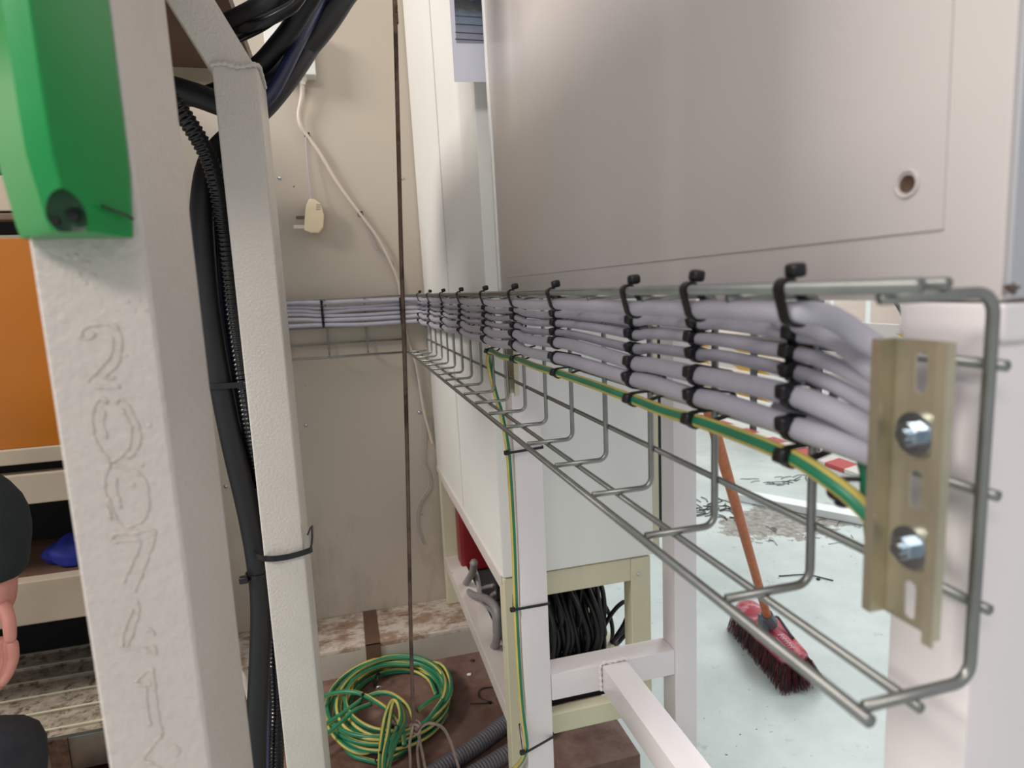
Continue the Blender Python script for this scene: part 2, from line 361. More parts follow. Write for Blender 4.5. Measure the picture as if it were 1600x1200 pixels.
for q in L:
    sp = smooth_path(q, .0012); tube(bm, sp, .0007, 6, rfun=lambda i,s,k,g: .0009+.0004*math.sin(i*1.3)*math.cos(i*.37))
for (x, y) in ((380,180),(395,90),(340,60),(300,60),(420,150),(350,140),(560,500),(665,815),(650,300),(620,250),(600,300),(570,260),(632,990),(590,1078)):
    c = c2([(x,y)])[0]; bmesh.ops.create_icosphere(bm, subdivisions=2, radius=.0011+random.random()*.0007, matrix=Matrix.Translation(c) @ Matrix.Diagonal((1,.5,1,1)))
part('raised_numerals', bm, 'post', po, smooth=True)
# ---------------------------------------------------------------- green housing on near post
t = thing('green_housing', (-.115,.33,1.3), 'glossy green plastic housing with a scooped recess, clamped on the near cream post', 'housing')
def gy(x, y, Y): return aY(x, y, Y)
z1 = 1.50; zb = 1.2825
def ringpts(z, sh=0):
    q0 = aY(5,200,.354); q1 = aY(43,268,.3085); q2 = aY(82,268,.301); q3 = aY(150,268,.326); q4 = aY(204,268,.354)
    pts = [(q0.x,.3545),(q0.x+.0015,.34),(q1.x-.0012,.3105),(q1.x,.3085),(q2.x,.301),(q2.x+.001,.3014),(q3.x,.326),(q4.x-.001,.350),(q4.x,.3545)]
    cx = (q0.x+q4.x)/2
    return [Vector((cx+(x-cx)*(1-sh*.35), .3545-(.3545-y)*(1-sh), z)) for x, y in pts]
bm = new(); lv = [(z1,0),(1.33,0),(1.312,.02),(1.298,.14),(1.288,.22),(zb,.30)]
RR = [[bm.verts.new(p) for p in ringpts(z, s)] for z, s in lv]
n = len(RR[0])
for i in range(len(RR)-1):
    for k in range(n): bm.faces.new((RR[i][k], RR[i][(k+1)%n], RR[i+1][(k+1)%n], RR[i+1][k]))
bm.faces.new(RR[0][::-1]); bm.faces.new(RR[-1]); bmesh.ops.recalc_face_normals(bm, faces=bm.faces); bevel(bm, .0009, 2)
hb = part('body', bm, 'green_box', t, smooth=True, ang=18)
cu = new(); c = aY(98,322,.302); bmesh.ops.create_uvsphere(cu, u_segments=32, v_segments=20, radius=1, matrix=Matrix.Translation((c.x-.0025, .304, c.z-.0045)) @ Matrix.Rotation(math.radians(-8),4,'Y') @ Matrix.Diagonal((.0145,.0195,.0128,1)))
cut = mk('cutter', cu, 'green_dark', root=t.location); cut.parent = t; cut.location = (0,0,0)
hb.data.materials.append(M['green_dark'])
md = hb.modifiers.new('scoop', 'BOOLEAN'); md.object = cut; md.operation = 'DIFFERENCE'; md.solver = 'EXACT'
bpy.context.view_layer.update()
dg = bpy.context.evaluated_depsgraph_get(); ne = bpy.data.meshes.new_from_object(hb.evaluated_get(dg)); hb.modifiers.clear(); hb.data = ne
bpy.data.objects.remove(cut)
for (x, y, r, Y) in ((114,336,.0024,.321),(86,345,.0017,.320)):
    c = aY(x, y, Y); bm = new(); cyl(bm, (c.x, Y-.0005, c.z), (c.x, Y+.006, c.z), r); part('screw_hole', bm, 'hole', t)
bm = new(); tube(bm, smooth_path([aY(160,322,.329),aY(175,328,.333),aY(192,334,.341),aY(208,342,.349)], .001), .0007, 6); part('scuff', bm, 'black', t, label='black scuffed scratch mark')
# ---------------------------------------------------------------- cable bundle between posts
def corr(pitch, amp, r): return lambda i, s, k, g: r + amp*(.5+.5*math.cos(2*math.pi*s/pitch))
def cable(name, pts, r, m, label, cat='cable', group=None, seg=14, rf=None, step=.008, cl=None):
    bm = new(); tube(bm, smooth_path(pts, step), r, seg, rfun=rf)
    o = mk(name, bm, m, smooth=True); return tag(o, label, cat, group)
def yy(L, Y):
    P = [aY(x, y, Y if len(q) == 0 else q[0]) for x, y, *q in L]
    if L[0][1] < -45: d = (P[0]-P[1]).normalized(); P = [P[0]+d*.25+Vector((0,0,.45)), P[0]+d*.15+Vector((0,0,.1))]+P   # runs on upward out of frame
    return P
cable('cable_sleeve', yy([(560,-60,1.2),(515,20,1.15),(470,95,1.08),(420,160,1.03),(370,205,.99),(330,250,.96),(316,320,.945),(318,400),(328,500),(345,600),(365,700),(388,800),(402,880),(408,950),(405,1050),(400,1150),(398,1300)], .94), .0150, 'black_cable', 'thick matte black cable sleeve running down left of the second cream post', seg=20)
cable('navy_cable', yy([(520,-60,1.1),(498,5,1.1),(462,75,1.05),(425,145,1.02),(385,190,1.0),(352,260,.985),(342,330,.975),(341,400),(349,500),(366,600),(386,700),(405,800,.96),(418,880,.965),(424,960,.99),(424,1060,1.0),(424,1300,1.0)], .965), .0095, 'navy', 'navy blue cable in the bundle left of the second cream post', seg=16)
cable('corrugated_conduit', yy([(235,120,.90),(275,165,.90),(300,200,.90),(325,245,.91),(341,300,.92),(350,360),(357,420),(366,500),(376,570),(388,650),(400,720,.95),(414,820,.98),(424,940,1.0),(430,1040,.99),(433,1100,.985),(432,1160,.98),(430,1300,.98)], .935), .011, 'black_gloss', 'glossy black corrugated conduit in the bundle left of the second cream post', 'conduit', rf=corr(.0062,.0022,.0095), step=.0012, seg=14)
cable('black_cable', yy([(575,-70,1.15),(535,0,1.12),(500,50,1.1),(450,105,1.08),(405,150,1.06),(360,165,1.05),(310,150,1.05),(260,135,1.05)], 1), .017, 'black_cable', 'thick black cable arching right to left behind the top of the second post', seg=18)
cable('black_cable', yy([(505,-60,1.0),(470,20,1.02),(430,75,1.04),(395,110,1.05),(330,147,1.08),(270,152,1.1),(200,152,1.1)], 1), .0135, 'black_cable', 'black cable passing under the brown board between the posts', seg=18)
cable('black_cable', yy([(530,-70,1.25),(500,0,1.25),(455,60,1.22),(412,125,1.2),(380,190,1.2),(362,300,1.05),(363,420,1.0),(374,600,.99)], 1), .0125, 'black_cable', 'black cable between the navy cable and the wall at top left', seg=18)
cable('black_cable', yy([(480,-60,.98),(465,0,.98),(430,25,.98),(392,42,.985),(365,55,1.0),(345,62,1.02)], 1), .0085, 'black_gloss', 'shiny worn black cable poking out highest behind the brace', seg=16)
cable('black_cable', yy([(430,-50,1.0),(425,0,1.0),(405,22,1.0),(350,50,1.02)], 1), .02, 'black_cable', 'fat black cable end right of the cream brace at the top', seg=18)
cable('lilac_cable', yy([(585,-70,1.2),(545,-8,1.2),(500,55,1.2),(455,118,1.2),(414,176,1.15),(385,225,1.1),(370,300,1.05),(368,420,1.01),(378,600,1.0)], 1), .0045, 'lilac', 'thin pale lilac cable along the lower edge of the black cables', seg=12)
cable('white_cable', yy([(360,1040,1.15),(378,1055,1.1),(390,1090,1.1),(398,1150,1.1),(396,1250,1.1)], 1), .005, 'white_cable', 'short white cable glimpsed between the bottoms of the two posts', seg=12)
def hull2(circ, k=16):
    pts = []
    for (u, v, r) in circ:
        for i in range(k): a = 2*math.pi*i/k; pts.append((u+r*math.cos(a), v+r*math.sin(a)))
    pts = sorted(set(pts))
    def half(ps):
        h = []
        for p in ps:
            while len(h) >= 2 and (h[-1][0]-h[-2][0])*(p[1]-h[-2][1])-(h[-1][1]-h[-2][1])*(p[0]-h[-2][0]) <= 0: h.pop()
            h.append(p)
        return h
    a, b = half(pts), half(pts[::-1]); return a[:-1]+b[:-1]
def tie(circ, plane, at, head, label, group, w=.0045, hs=(.0085,.0065,.0085), tail=None, m='black', hrot=0):
    """loop round circles in a plane: 'XZ' (at = Y), 'XY' (at = Z) or 'YZ' (at = X); head = point in that plane"""
    h = hull2([(u, v, r+.0009) for u, v, r in circ])
    if plane == 'XZ': f = lambda u, v: Vector((u, at, v)); ax = (0,1,0)
    elif plane == 'XY': f = lambda u, v: Vector((u, v, at)); ax = (0,0,1)
    else: f = lambda u, v: Vector((at, u, v)); ax = (1,0,0)
    hp = f(*head); t = thing('cable_tie', hp, label, 'cable tie', group)
    bm = new(); strap(bm, [f(u, v) for u, v in h], ax, w, .0015); part('strap', bm, m, t)
    bm = new(); box(bm, hp-Vector(hs)/2, hp+Vector(hs)/2, Matrix.Rotation(hrot, 3, 'Y')); bevel(bm, .0026, 3); part('head', bm, m, t, smooth=True)
    if tail:
        bm = new(); strap(bm, smooth_path(tail, .004), ax, w*.9, .0015, closed=False); part('tail', bm, m, t)
    return t
c = aY(356,600,.945)
q1, q2, q3 = aY(346,601,.94), aY(366,601,.965), aY(380,601,.935)
tie([(q1.x,.94,.0165),(q2.x,.965,.011),(q3.x,.935,.013)], 'XY', q1.z, (q3.x+.008,.92), 'black tie round the black sleeve, navy cable and conduit between the posts', 'ties on the bundle by the posts', .0075, (.011,.007,.009))
q1 = aY(396,862,.94)
t = thing('cable_tie', q1, 'long black tie binding the bundle to the second post, tail turned up at right', 'cable tie', 'ties on the bundle by the posts')
bm = new(); P = yy([(394,855,.955),(398,866,.925),(417,873,.866),(450,870,.865),(484,860,.8655),(487,856,.88)], .87); strap(bm, smooth_path(P, .004), (0,.15,1), .0075, .0018, closed=False)
bm2 = smooth_path(yy([(484,861,.866),(487,850,.866),(488,835,.866),(487,822,.868),(481,835,.872)], .87), .003); strap(bm, bm2, (.2,1,0), .006, .0018, closed=False)
part('strap', bm, 'black', t)
q = aY(403,896,.94); q2 = aY(424,896,.985); tie([(q.x,.94,.0155),(q2.x,.985,.012)], 'XY', q.z, (q.x-.017,.925), 'black tie with a stubby square head round the bundle just below the long tie', 'ties on the bundle by the posts', .006, (.012,.010,.010))
# ---------------------------------------------------------------- wire rope
rp = [aY(x, y, .9) for x, y in ((614,-60),(617,0),(622,200),(627,400),(632,550),(636,700),(639,850),(642,1000),(645,1100),(647,1135))]
rp = [rp[0]+Vector((.01,0,.9))]+rp
t = thing('wire_rope', rp[-1], 'thin rusty brown wire rope hanging in front of the tray corner, knotted at its end', 'rope')
strand = lambda r: (lambda i, s, k, g: r*(1+.16*math.cos(6*2*math.pi*k/g)))
bm = new(); tube(bm, smooth_path(rp, .0018), .0028, 24, rfun=strand(.0028), twist=420); part('rope_body', bm, 'rope', t, smooth=True)
bm = new()
for pts in ([(647,1135),(655,1138),(670,1130),(690,1136),(702,1155),(712,1185),(725,1230)], [(647,1135),(655,1150),(652,1175),(658,1230)], [(647,1130),(640,1160),(641,1190),(640,1240)], [(650,1132),(656,1160),(664,1200),(668,1240)]):
    tube(bm, smooth_path([aY(x,y,.9) for x, y in pts], .0018), .0024, 18, rfun=strand(.0022), twist=420)
part('loose_strands', bm, 'rope_pale', t, smooth=True)
bm = new(); k0 = aY(649,1137,.9); kp = [k0+Vector((math.cos(a*1.0)*.006*(1+.25*math.cos(a*1.5)), math.sin(a*1.5)*.005, math.sin(a)*.008)) for a in [i*.35 for i in range(36)]]
tube(bm, smooth_path(kp, .002), .0022, 10); part('knot', bm, 'rope_pale', t, smooth=True)
# ---------------------------------------------------------------- junction box, flex, charger
t = thing('junction_box', aY(452,118,2.06), 'white plastic junction box on the wall behind the black cables', 'junction box')
a = aY(411,45,2.04); b_ = aY(494,117,2.04)
part('lid', B((a.x,2.04,b_.z), (b_.x,2.055,a.z+.02), .004, 3), 'box_white', t, smooth=True, ang=35)
part('body', B((a.x+.002,2.055,b_.z+.002), (b_.x-.002,2.1,a.z+.018), .003, 2), 'box_white', t)
g = aY(472,119,2.07); bm = new(); cyl(bm, (g.x,2.07,g.z+.004), (g.x,2.07,g.z-.014), .0145, .012, 8); cyl(bm, (g.x,2.07,g.z-.012), (g.x,2.07,g.z-.024), .009, .008, 16); part('cable_gland', bm, 'box_white', t)
fx = [(472,126,2.07),(472,150,2.075),(467,178,2.08),(470,196,2.08),(480,212,2.085),(500,240,2.085),(530,290,2.085),(563,335,2.085),(590,372,2.085),(610,410,2.085),(622,440,2.09),(628,480,2.094),(637,530,2.094),(650,570,2.09),(662,640,2.09),(676,695,2.09)]
cable('white_flex', [aY(*q) for q in fx], .0062, 'white_cable', 'white flex slanting down the wall from the junction box to the tray corner', seg=12, rf=lambda i,s,k,g: max(.0042, .0072-.0032*min(1, s/.55)))
cable('bell_wire', [aY(x,y,2.094) for x, y in ((563,338),(580,370),(588,388),(606,405),(618,425),(640,560),(662,640),(661,715),(668,735),(670,760),(655,785),(650,810),(655,835),(662,850))], .0017, 'lilac', 'very thin pale wire trailing down the wall beside the white flex', seg=8)
for i, (x, y) in enumerate(((480,212),(563,335))):
    c = aY(x, y, 2.085); t = tie([(c.x,c.z,.0068)], 'XZ', 2.085, (c.x+.004,c.z+.007), ['black tie at the kink of the white wall flex above the charger','black tie lower down the slanting white wall flex'][i], 'ties on the wall flex', .006, (.008,.006,.006))
pc = aY(489,337,2.06)
t = thing('plug_charger', pc, 'cream plastic mains charger plug hanging by its thin lead against the wall', 'charger')
def CH(x, y): return aY(x, y, 2.05)
bm = new(); prism(bm, [CH(475,360),CH(476,340),CH(478,320),CH(483,310),(CH(492,311)),CH(501,318),CH(506,335),CH(505,355),CH(498,364),CH(486,364)], (0,.036,0)); bevel(bm, .004, 3)
part('body', bm, 'charger', t, smooth=True, ang=40)
for (x0,y0,x1,y1,mm) in ((462,338,477,341,'brown'),(458,352,476,356,'white_cable')):
    u, v = CH(x0,y0), CH(x1,y1); part('pin', B((u.x,2.056,min(u.z,v.z)-.0015), (v.x+.004,2.064,max(u.z,v.z)+.0015), .001), mm, t)
bm = new()
for y in (320,323.5,327): u, v = CH(494,y), CH(501,y+.5); box(bm, (u.x,2.0492,u.z-.0012), (v.x,2.052,u.z+.0012))
part('vent_slots', bm, 'dark_grey_cable', t)
bm = new(); tube(bm, smooth_path([aY(478,214,2.08),aY(480,250,2.078),aY(484,290,2.07),aY(486,311,2.066)], .006), .0023, 8); part('lead', bm, 'lilac', t, smooth=True)
bm = new(); cyl(bm, aY(486,303,2.066), aY(486,313,2.066), .0035, .006, 12); part('strain_relief', bm, 'lilac', t)
# ---------------------------------------------------------------- right cabinets
def lean(bm, z0, k):
    for v in bm.verts: v.co.x -= k*(v.co.z-z0)
    return bm
XC = .27
t = thing('control_cabinet', (.6,.65,1.235), 'big pale cabinet with a flat satin door above the cable tray, right foreground', 'cabinet')
bm = B((XC+.002,.2115,1.235), (.75,1.085,2.3), .003, 2); part('body', lean(bm,1.26,.01), ['panel'], t, smooth=True, ang=30)
dr = part('door', lean(B((XC+.0008,.24,1.268), (XC+.0045,1.072,2.3), .0006, 2),1.26,.01), 'panel', t, smooth=True, ang=30)
h = aX(1418,287,XC+.0005); bm = new(); cyl(bm, (h.x-.0006,h.y,h.z), (h.x+.003,h.y,h.z), .0042, .0042, 28)
part('lock_hole', bm, 'rope', dr, label='round hole in the door')
bm = new(); bmesh.ops.create_cone(bm, cap_ends=False, segments=32, radius1=.0068, radius2=.0058, depth=.0014, matrix=Matrix.Translation((h.x-.0002,h.y,h.z)) @ Matrix.Rotation(math.pi/2,4,'Y'))
ring = []; 
tube(bm, [Vector((h.x-.0004, h.y+.0062*math.cos(a*math.pi/12), h.z+.0062*math.sin(a*math.pi/12))) for a in range(24)], .0007, 8, closed=True); part('lock_rim', bm, 'panel', dr, smooth=True)
part('back_post', lean(B((XC-.001,1.086,1.235), (XC+.03,1.098,2.3), .002),1.26,.01), 'white', t)
part('end_face', lean(B((XC+.004,.2095,1.237), (.748,.2115,2.3)),1.26,.01), 'panel_side', t)
q = aY(1584,462,.2085); bm = new(); bmesh.ops.create_icosphere(bm, subdivisions=3, radius=1)
for v in bm.verts: n_ = v.co.copy(); v.co = Vector((n_.x*.004*(1+.4*math.sin(5*n_.z)), n_.y*.0006, n_.z*.0022*(1+.3*math.sin(7*n_.x)))) + Vector((q.x, .2095, 1.2405))
part('rust_spot', bm, 'rope', t, smooth=True)
# paper tucked behind cabinet
pa = [aY(700,-40,1.13), aY(771,-40,1.13), aY(771,128,1.13), aY(710,128,1.13)]
t = thing('paper_sheet', pa[3], 'white sheet printed with a landscape photo, tucked in behind the big cabinet door edge', 'paper')
bm = new(); prism(bm, pa, (0,.0006,0)); part('sheet', bm, 'paper', t)
def print_mat():
    m, nt, b = base('printed photo', (90,110,130), .5)
    tc = nt.nodes.new('ShaderNodeTexCoord'); sp = nt.nodes.new('ShaderNodeSeparateXYZ'); nt.links.new(tc.outputs['Generated'], sp.inputs[0])
    n = noise(nt, 45, 5, .6, (1,1,2)); ad = nt.nodes.new('ShaderNodeMath'); ad.operation = 'MULTIPLY_ADD'; ad.inputs[1].default_value = .25
    nt.links.new(n.outputs[0], ad.inputs[0]); nt.links.new(sp.outputs[2], ad.inputs[2])
    r = nt.nodes.new('ShaderNodeValToRGB'); cr = r.color_ramp; st = [(0,(130,126,140)),(.2,(150,150,166)),(.38,(130,138,156)),(.55,(112,128,150)),(.66,(74,74,76)),(.8,(40,44,46)),(.9,(70,120,170)),(1,(120,180,220))]
    cr.elements[0].position = 0; cr.elements[0].color = (*lin(st[0][1]),1); cr.elements[1].position = 1; cr.elements[1].color = (*lin(st[-1][1]),1)
    for p, c in st[1:-1]: e = cr.elements.new(p); e.color = (*lin(c),1)
    nt.links.new(ad.outputs[0], r.inputs[0]); nt.links.new(r.outputs[0], b.inputs['Base Color']); return m
M['print'] = print_mat()
bm = new(); prism(bm, [aY(x,y,1.1295) for x, y in ((708,-30),(771,-30),(771,68),(713,67))], (0,.0004,0)); part('printed_photo', bm, 'print', t)
bm = new()
for y in (24,37,50,60.5): 
    u, v = aY(711.5,y,1.129), aY(771,y+1,1.129); box(bm, (u.x,1.1288,u.z-.0008), (v.x,1.1294,u.z+.0004))
part('printed_lines', bm, 'barrier_post', t)
# second cabinet
t = thing('white_cabinet', (.45,1.6,.3), 'tall white cabinet on a cream steel base, in the far corner by the wall', 'cabinet')
X2 = .27
bm = lean(B((X2,1.19,.672), (.605,2.095,2.6), .003, 2), 1.1, .010); part('body', bm, 'white', t, smooth=True, ang=30)
part('door_skin', lean(B((X2-.002,1.60,.69), (X2+.002,1.603,2.6)), 1.1, .010), 'panel', t)
part('bottom_lip', B((X2+.001,1.2,.655), (.60,2.09,.675), .002), 'cream_dirty', t)
part('edge_strip', B((.606,1.2,.68), (.628,1.24,1.9)), 'cream', t)
part('gasket', B((.63,1.21,.70), (.652,1.25,1.9)), 'black_cable', t, label='black rubber edge strip')
bz0, bz1 = .30, .668; fy = 1.192
base_ = new()
xl, xr = X2+.006, .602
for lo, hi in (((xl,fy,.1),(xl+.045,fy+.04,bz1)), ((xr-.045,fy,.33),(xr,fy+.04,bz1)), ((xl,2.05,.193),(xl+.045,2.09,bz1)), ((xr-.045,2.05,.193),(xr,2.09,bz1))): 
    part('base_leg', B(lo, hi, .002), 'cream', t)
part('base_rail', B((xl+.045,fy+.002,bz1-.05), (xr-.045,fy+.03,bz1), .002), 'cream', t)
part('base_rail', B((xl+.045,fy+.002,.30), (xr-.045,fy+.03,.345), .002), 'cream', t)
part('base_rail', B((xl,fy+.04,.325), (xl+.055,2.05,.365), .002), 'cream_dirty', t)
part('base_rail', B((xl,fy+.04,bz1-.035), (xl+.02,2.05,bz1-.012), .002), 'cream_dirty', t)
part('base_rail', B((xl+.045,2.05,.325), (xr-.045,2.09,.365), .002), 'cream', t)
part('base_rail', B((xr-.04,fy+.04,.325), (xr,2.05,.365), .002), 'cream', t)
part('added_dark_shelf', B((xl+.02,fy+.05,.332), (xr-.03,2.04,.342)), 'dark', t)  # shelf added to carry the coil and, in near-black, darken the open base
bm = new(); q = aY(990,905,fy); bmesh.ops.create_uvsphere(bm, u_segments=12, v_segments=8, radius=.004, matrix=Matrix.Translation((.573,fy,.632))); part('base_screw', bm, 'bolt', t, smooth=True)
tag(mk('red_container', B((.315,1.95,.3425), (.41,2.03,.62), .012, 3), 'red', smooth=True, ang=40), 'red plastic container standing in the dark at the back of the cabinet base', 'container')
# black cable coil in base
random.seed(3)
pts = []; cxx, cyy, czz = .45, 1.42, .455
for i in range(46*14):
    a = 2*math.pi*i/14; tt = i/(46*14)
    fq = .72+.28*((i/14*.618)%1); ry = (.14+.012*math.sin(i*.37))*fq; rz_ = (.125+.008*math.cos(i*.23))*fq
    pts.append(Vector((cxx-.115+.21*((tt*3)%1 if int(tt*3)%2 == 0 else 1-(tt*3)%1)+.006*math.sin(i*1.7), cyy+ry*math.cos(a), czz+rz_*math.sin(a))))
pts = [Vector((p.x, p.y, max(p.z, .349))) for p in pts]
cable('black_cable_coil', pts, .0058, 'black_cable', 'big coil of black cable inside the cream cabinet base', 'cable coil', seg=10, step=.012)
pts = [aY(x,y,Y) for x,y,Y in ((940,985,1.32),(955,960,1.3),(968,945,1.28),(978,940,1.28),(984,950,1.3),(975,975,1.32),(960,1000,1.34),(965,1005,1.36),(982,985,1.36),(992,972,1.38))]
cable('black_cable', pts, .0052, 'black_cable', 'stray loop of black cable poking out right of the big coil', seg=10)
pts = [aY(x,y,Y) for x,y,Y in ((915,925,1.36),(935,935,1.34),(950,955,1.34),(957,985,1.36),(952,1010,1.4),(930,1030,1.42))]
cable('black_cable', pts, .0052, 'black_cable', 'black cable arching over the right side of the big coil', seg=10)
pts = [aY(x,y,Y) for x,y,Y in ((955,1005,1.33),(975,985,1.33),(985,978,1.34),(995,972,1.36))]
cable('black_cable', pts, .0052, 'black_cable', 'short black cable end lying behind the base stile, right of the coil', seg=10)
# grey cables hanging at base left
G = [([(741,878),(738,895),(728,912),(727,920),(740,930),(760,936),(775,950),(778,975),(776,1000),(770,1015)], .009, 'nearest, looping out over the dirty rail'),
     ([(737,880),(745,900),(750,925),(760,945),(772,960),(774,990)], .006, 'behind the looping one'),
     ([(770,915),(752,920),(742,928),(752,945),(768,950)], .005, 'bent in a small hook at the middle'),
     ([(776,925),(765,935),(760,952),(772,970),(778,1000)], .006, 'closest to the cabinet corner leg')]
for i, (q, r, s) in enumerate(G):
    pp = [aX(x, y, .305+.018*i) for x, y in q]
    cable('grey_cable_tail', pp, r*1.15, 'dark_grey_cable', 'dark grey cable hanging inside the cabinet base, '+s, 'cable', 'grey cables in the cabinet base', seg=12)
pp = [aX(x,y,.40) for x, y in ((742,870),(748,910),(745,950),(760,990),(775,1020),(782,1050))]
for k in range(3): cable('black_cable', [p+Vector((.02*k, .03*k, .01*k)) for p in pp], .008, 'black_cable', 'black cable drooping behind the grey cables in the base, '+['front','middle','rear'][k]+' of three', 'cable', 'black cables in the cabinet base', seg=10)
# white equipment frame under big cabinet
t = thing('support_frame', (.45,.65,0), 'white square tube stand under the big cabinet, with an H shaped stretcher', 'stand')
LX, LY = .275, 1.058
part('leg', B((LX,LY,0), (LX+.052,LY+.05,1.234), .003, 2), 'frame', t, smooth=True, ang=30)
part('leg', B((.585,LY,0), (.634,LY+.05,1.234), .003, 2), 'frame', t, smooth=True, ang=30)
part('leg', B((XC,.2125,0), (XC+.05,.259,1.234), .003, 2), 'frame', t, smooth=True, ang=30)
part('leg', B((.66,.2125,0), (.71,.259,1.234), .003, 2), 'frame', t, smooth=True, ang=30)
part('stretcher', B((LX+.052,LY,.477), (.585,LY+.05,.53), .003, 2), 'frame', t, smooth=True, ang=30)
ls = aZ(950,1053,.53); rs = aZ(987,1036,.53)
part('stretcher', B((ls.x,.259,.477), (ls.x+.052,LY,.53), .003, 2), 'frame', t, smooth=True, ang=30)
part('stretcher', B((XC+.05,.2125,.477), (.66,.259,.53), .003, 2), 'frame', t, smooth=True, ang=30)
part('top_plate', B((XC+.001,.209,1.218), (XC+.06,.262,1.2345), .002), 'frame', t)
bm = new(); tube(bm, smooth_path([(ls.x-.002,LY-.001,.478),(ls.x-.003,LY-.002,.50),(ls.x-.002,LY-.001,.531),(ls.x+.02,LY,.532),(ls.x+.053,LY-.001,.531),(ls.x+.054,LY-.002,.50)], .003), .004, 8, rfun=lambda i,s,k,g: .0032+.0012*math.sin(i*1.7)); part('weld', bm, 'frame', t, smooth=True)
# ---------------------------------------------------------------- wire tray
WR = .0025
def wire(bm, pts, r=WR): tube(bm, pts, r, 10)
def ucorner(x0, x1, z0, z1, y, r=.009):
    P = [Vector((x0,y,z1)), Vector((x1-r,y,z1))]
    for k in range(1,6): a = math.pi/2*(1-k/5); P.append(Vector((x1-r+r*math.cos(a), y, z1-r+r*math.sin(a))))
    P.append(Vector((x1,y,z0+r)))
    for k in range(1,6): a = -math.pi/2*k/5; P.append(Vector((x1-r+r*math.cos(a), y, z0+r+r*math.sin(a))))
    P.append(Vector((x0,y,z0))); return P
TX0, TX1, TZ0, TZ1 = .199, .255, 1.07, 1.24
t = thing('cable_tray', (.23,1.1,1.07), 'galvanised wire mesh cable tray running from the near right pillar to the far corner', 'cable tray')
NY = 19
for i in range(NY):
    y = .201+.1*i; bm = new(); wire(bm, ucorner(TX0, TX1, TZ0, TZ1, y), WR+.0001); part('cross_wire', bm, 'wire', t, smooth=True)
for (x, z) in ((TX0,TZ1+.0045),(.227,TZ1+.0045),(TX1+.0045,1.21),(TX1+.0045,1.155),(TX1+.0045,1.104),(.225,TZ0-.0045),(TX0,TZ0-.0045)):
    bm = new(); ys = .184 if z > 1.24 and x == TX0 else .1975; wire(bm, [Vector((x,ys,z)), Vector((x,1.1,z)), Vector((x,2.02,z))], WR+(.0006 if x == TX0 else 0)); part('rail', bm, 'wire', t, smooth=True)
t = thing('cable_tray', (-.1,2.06,1.07), 'short galvanised wire cable tray fixed along the back wall left of the corner', 'cable tray')
for px in (448,510,571,632):
    x = aY(px,500,2.085).x; bm = new(); P = [Vector((x, 2.085-(TX1-q.x), q.z)) for q in ucorner(TX0, TX1, TZ0, TZ1, 0)]; wire(bm, P); part('cross_wire', bm, 'wire', t, smooth=True)
for (dy, z) in ((0,TZ1+.004),(.028,TZ1+.004),(.0605,1.21),(.0605,1.155),(.0605,1.104),(.026,TZ0-.004),(0,TZ0-.004)):
    bm = new(); wire(bm, [Vector((-.7,2.029+dy,z)), Vector((-.2,2.029+dy,z)), Vector((.2,2.029+dy,z))]); part('rail', bm, 'wire', t, smooth=True)
# DIN rails
def din(name, X, y0, y1, z0, z1, slots, label, tilt=0, group=None):
    t = thing(name, (X, (y0+y1)/2, z0), label, 'bracket', group)
    w = y1-y0; th = .0011; d = .0075; f = .0048
    prof = [(0,0),(f,0),(f,d),(w-f,d),(w-f,0),(w,0),(w,th),(w-f+th,th),(w-f+th,d+th),(f-th,d+th),(f-th,th),(0,th)]
    bm = new(); prism(bm, [Vector((X+q, y0+u, z0)) for u, q in prof], (0,0,z1-z0))
    o = part('rail_strip', bm, 'zinc', t)
    for zc_ in slots:
        cb = new(); P = []
        for k in range(24):
            a = 2*math.pi*k/24; P.append(Vector((X-.01+.012, (y0+y1)/2+.0029*math.cos(a), zc_+(.0058 if math.sin(a) >= 0 else -.0058)+.0029*math.sin(a))))
        prism(cb, P, (.012,0,0)); cu_ = mk('cutter', cb, 'zinc', root=t.location); cu_.location = (0,0,0); cu_.parent = t
        md = o.modifiers.new('s', 'BOOLEAN'); md.object = cu_; md.operation = 'DIFFERENCE'; md.solver = 'EXACT'
        bpy.context.view_layer.update(); ev = o.evaluated_get(bpy.context.evaluated_depsgraph_get()); me = bpy.data.meshes.new_from_object(ev); o.modifiers.clear(); o.data = me; bpy.data.objects.remove(cu_)
    return t
DX = .2195
sz = [aX(1437, y, DX+.008).z for y in (582,680,768,860,945)]
t = din('din_rail', DX, .1895, .2255, 1.0985, 1.222, sz, 'slotted yellowish metal mounting rail bolted upright over the near ends of the cables')
for y in (680, 862):
    c = aX(1424, y, DX+.003); c.y = .2075
    def hx(r, x0, x1, seg, yo=0, zo=0):
        bm = new(); cyl(bm, (x0,c.y+yo,c.z+zo), (x1,c.y+yo,c.z+zo), r, None, seg); return bm
    wsh = part('washer', hx(.0092, DX+.0052, DX+.0072, 32), 'bolt', t, smooth=True, ang=30)
    nb = hx(.0052, DX+.0012, DX+.0055, 6); bevel(nb, .0004, 1); part('nut', nb, 'bolt', t)
    part('stud', hx(.0027, DX-.0015, DX+.0015, 20), 'bolt', t, smooth=True, ang=40)
sz2 = [1.10, 1.125, 1.15, 1.175, 1.20]
din('din_rail', .262, .985, 1.02, 1.078, 1.222, sz2, 'brownish slotted mounting rail hanging behind the tray at the far end of the big cabinet')
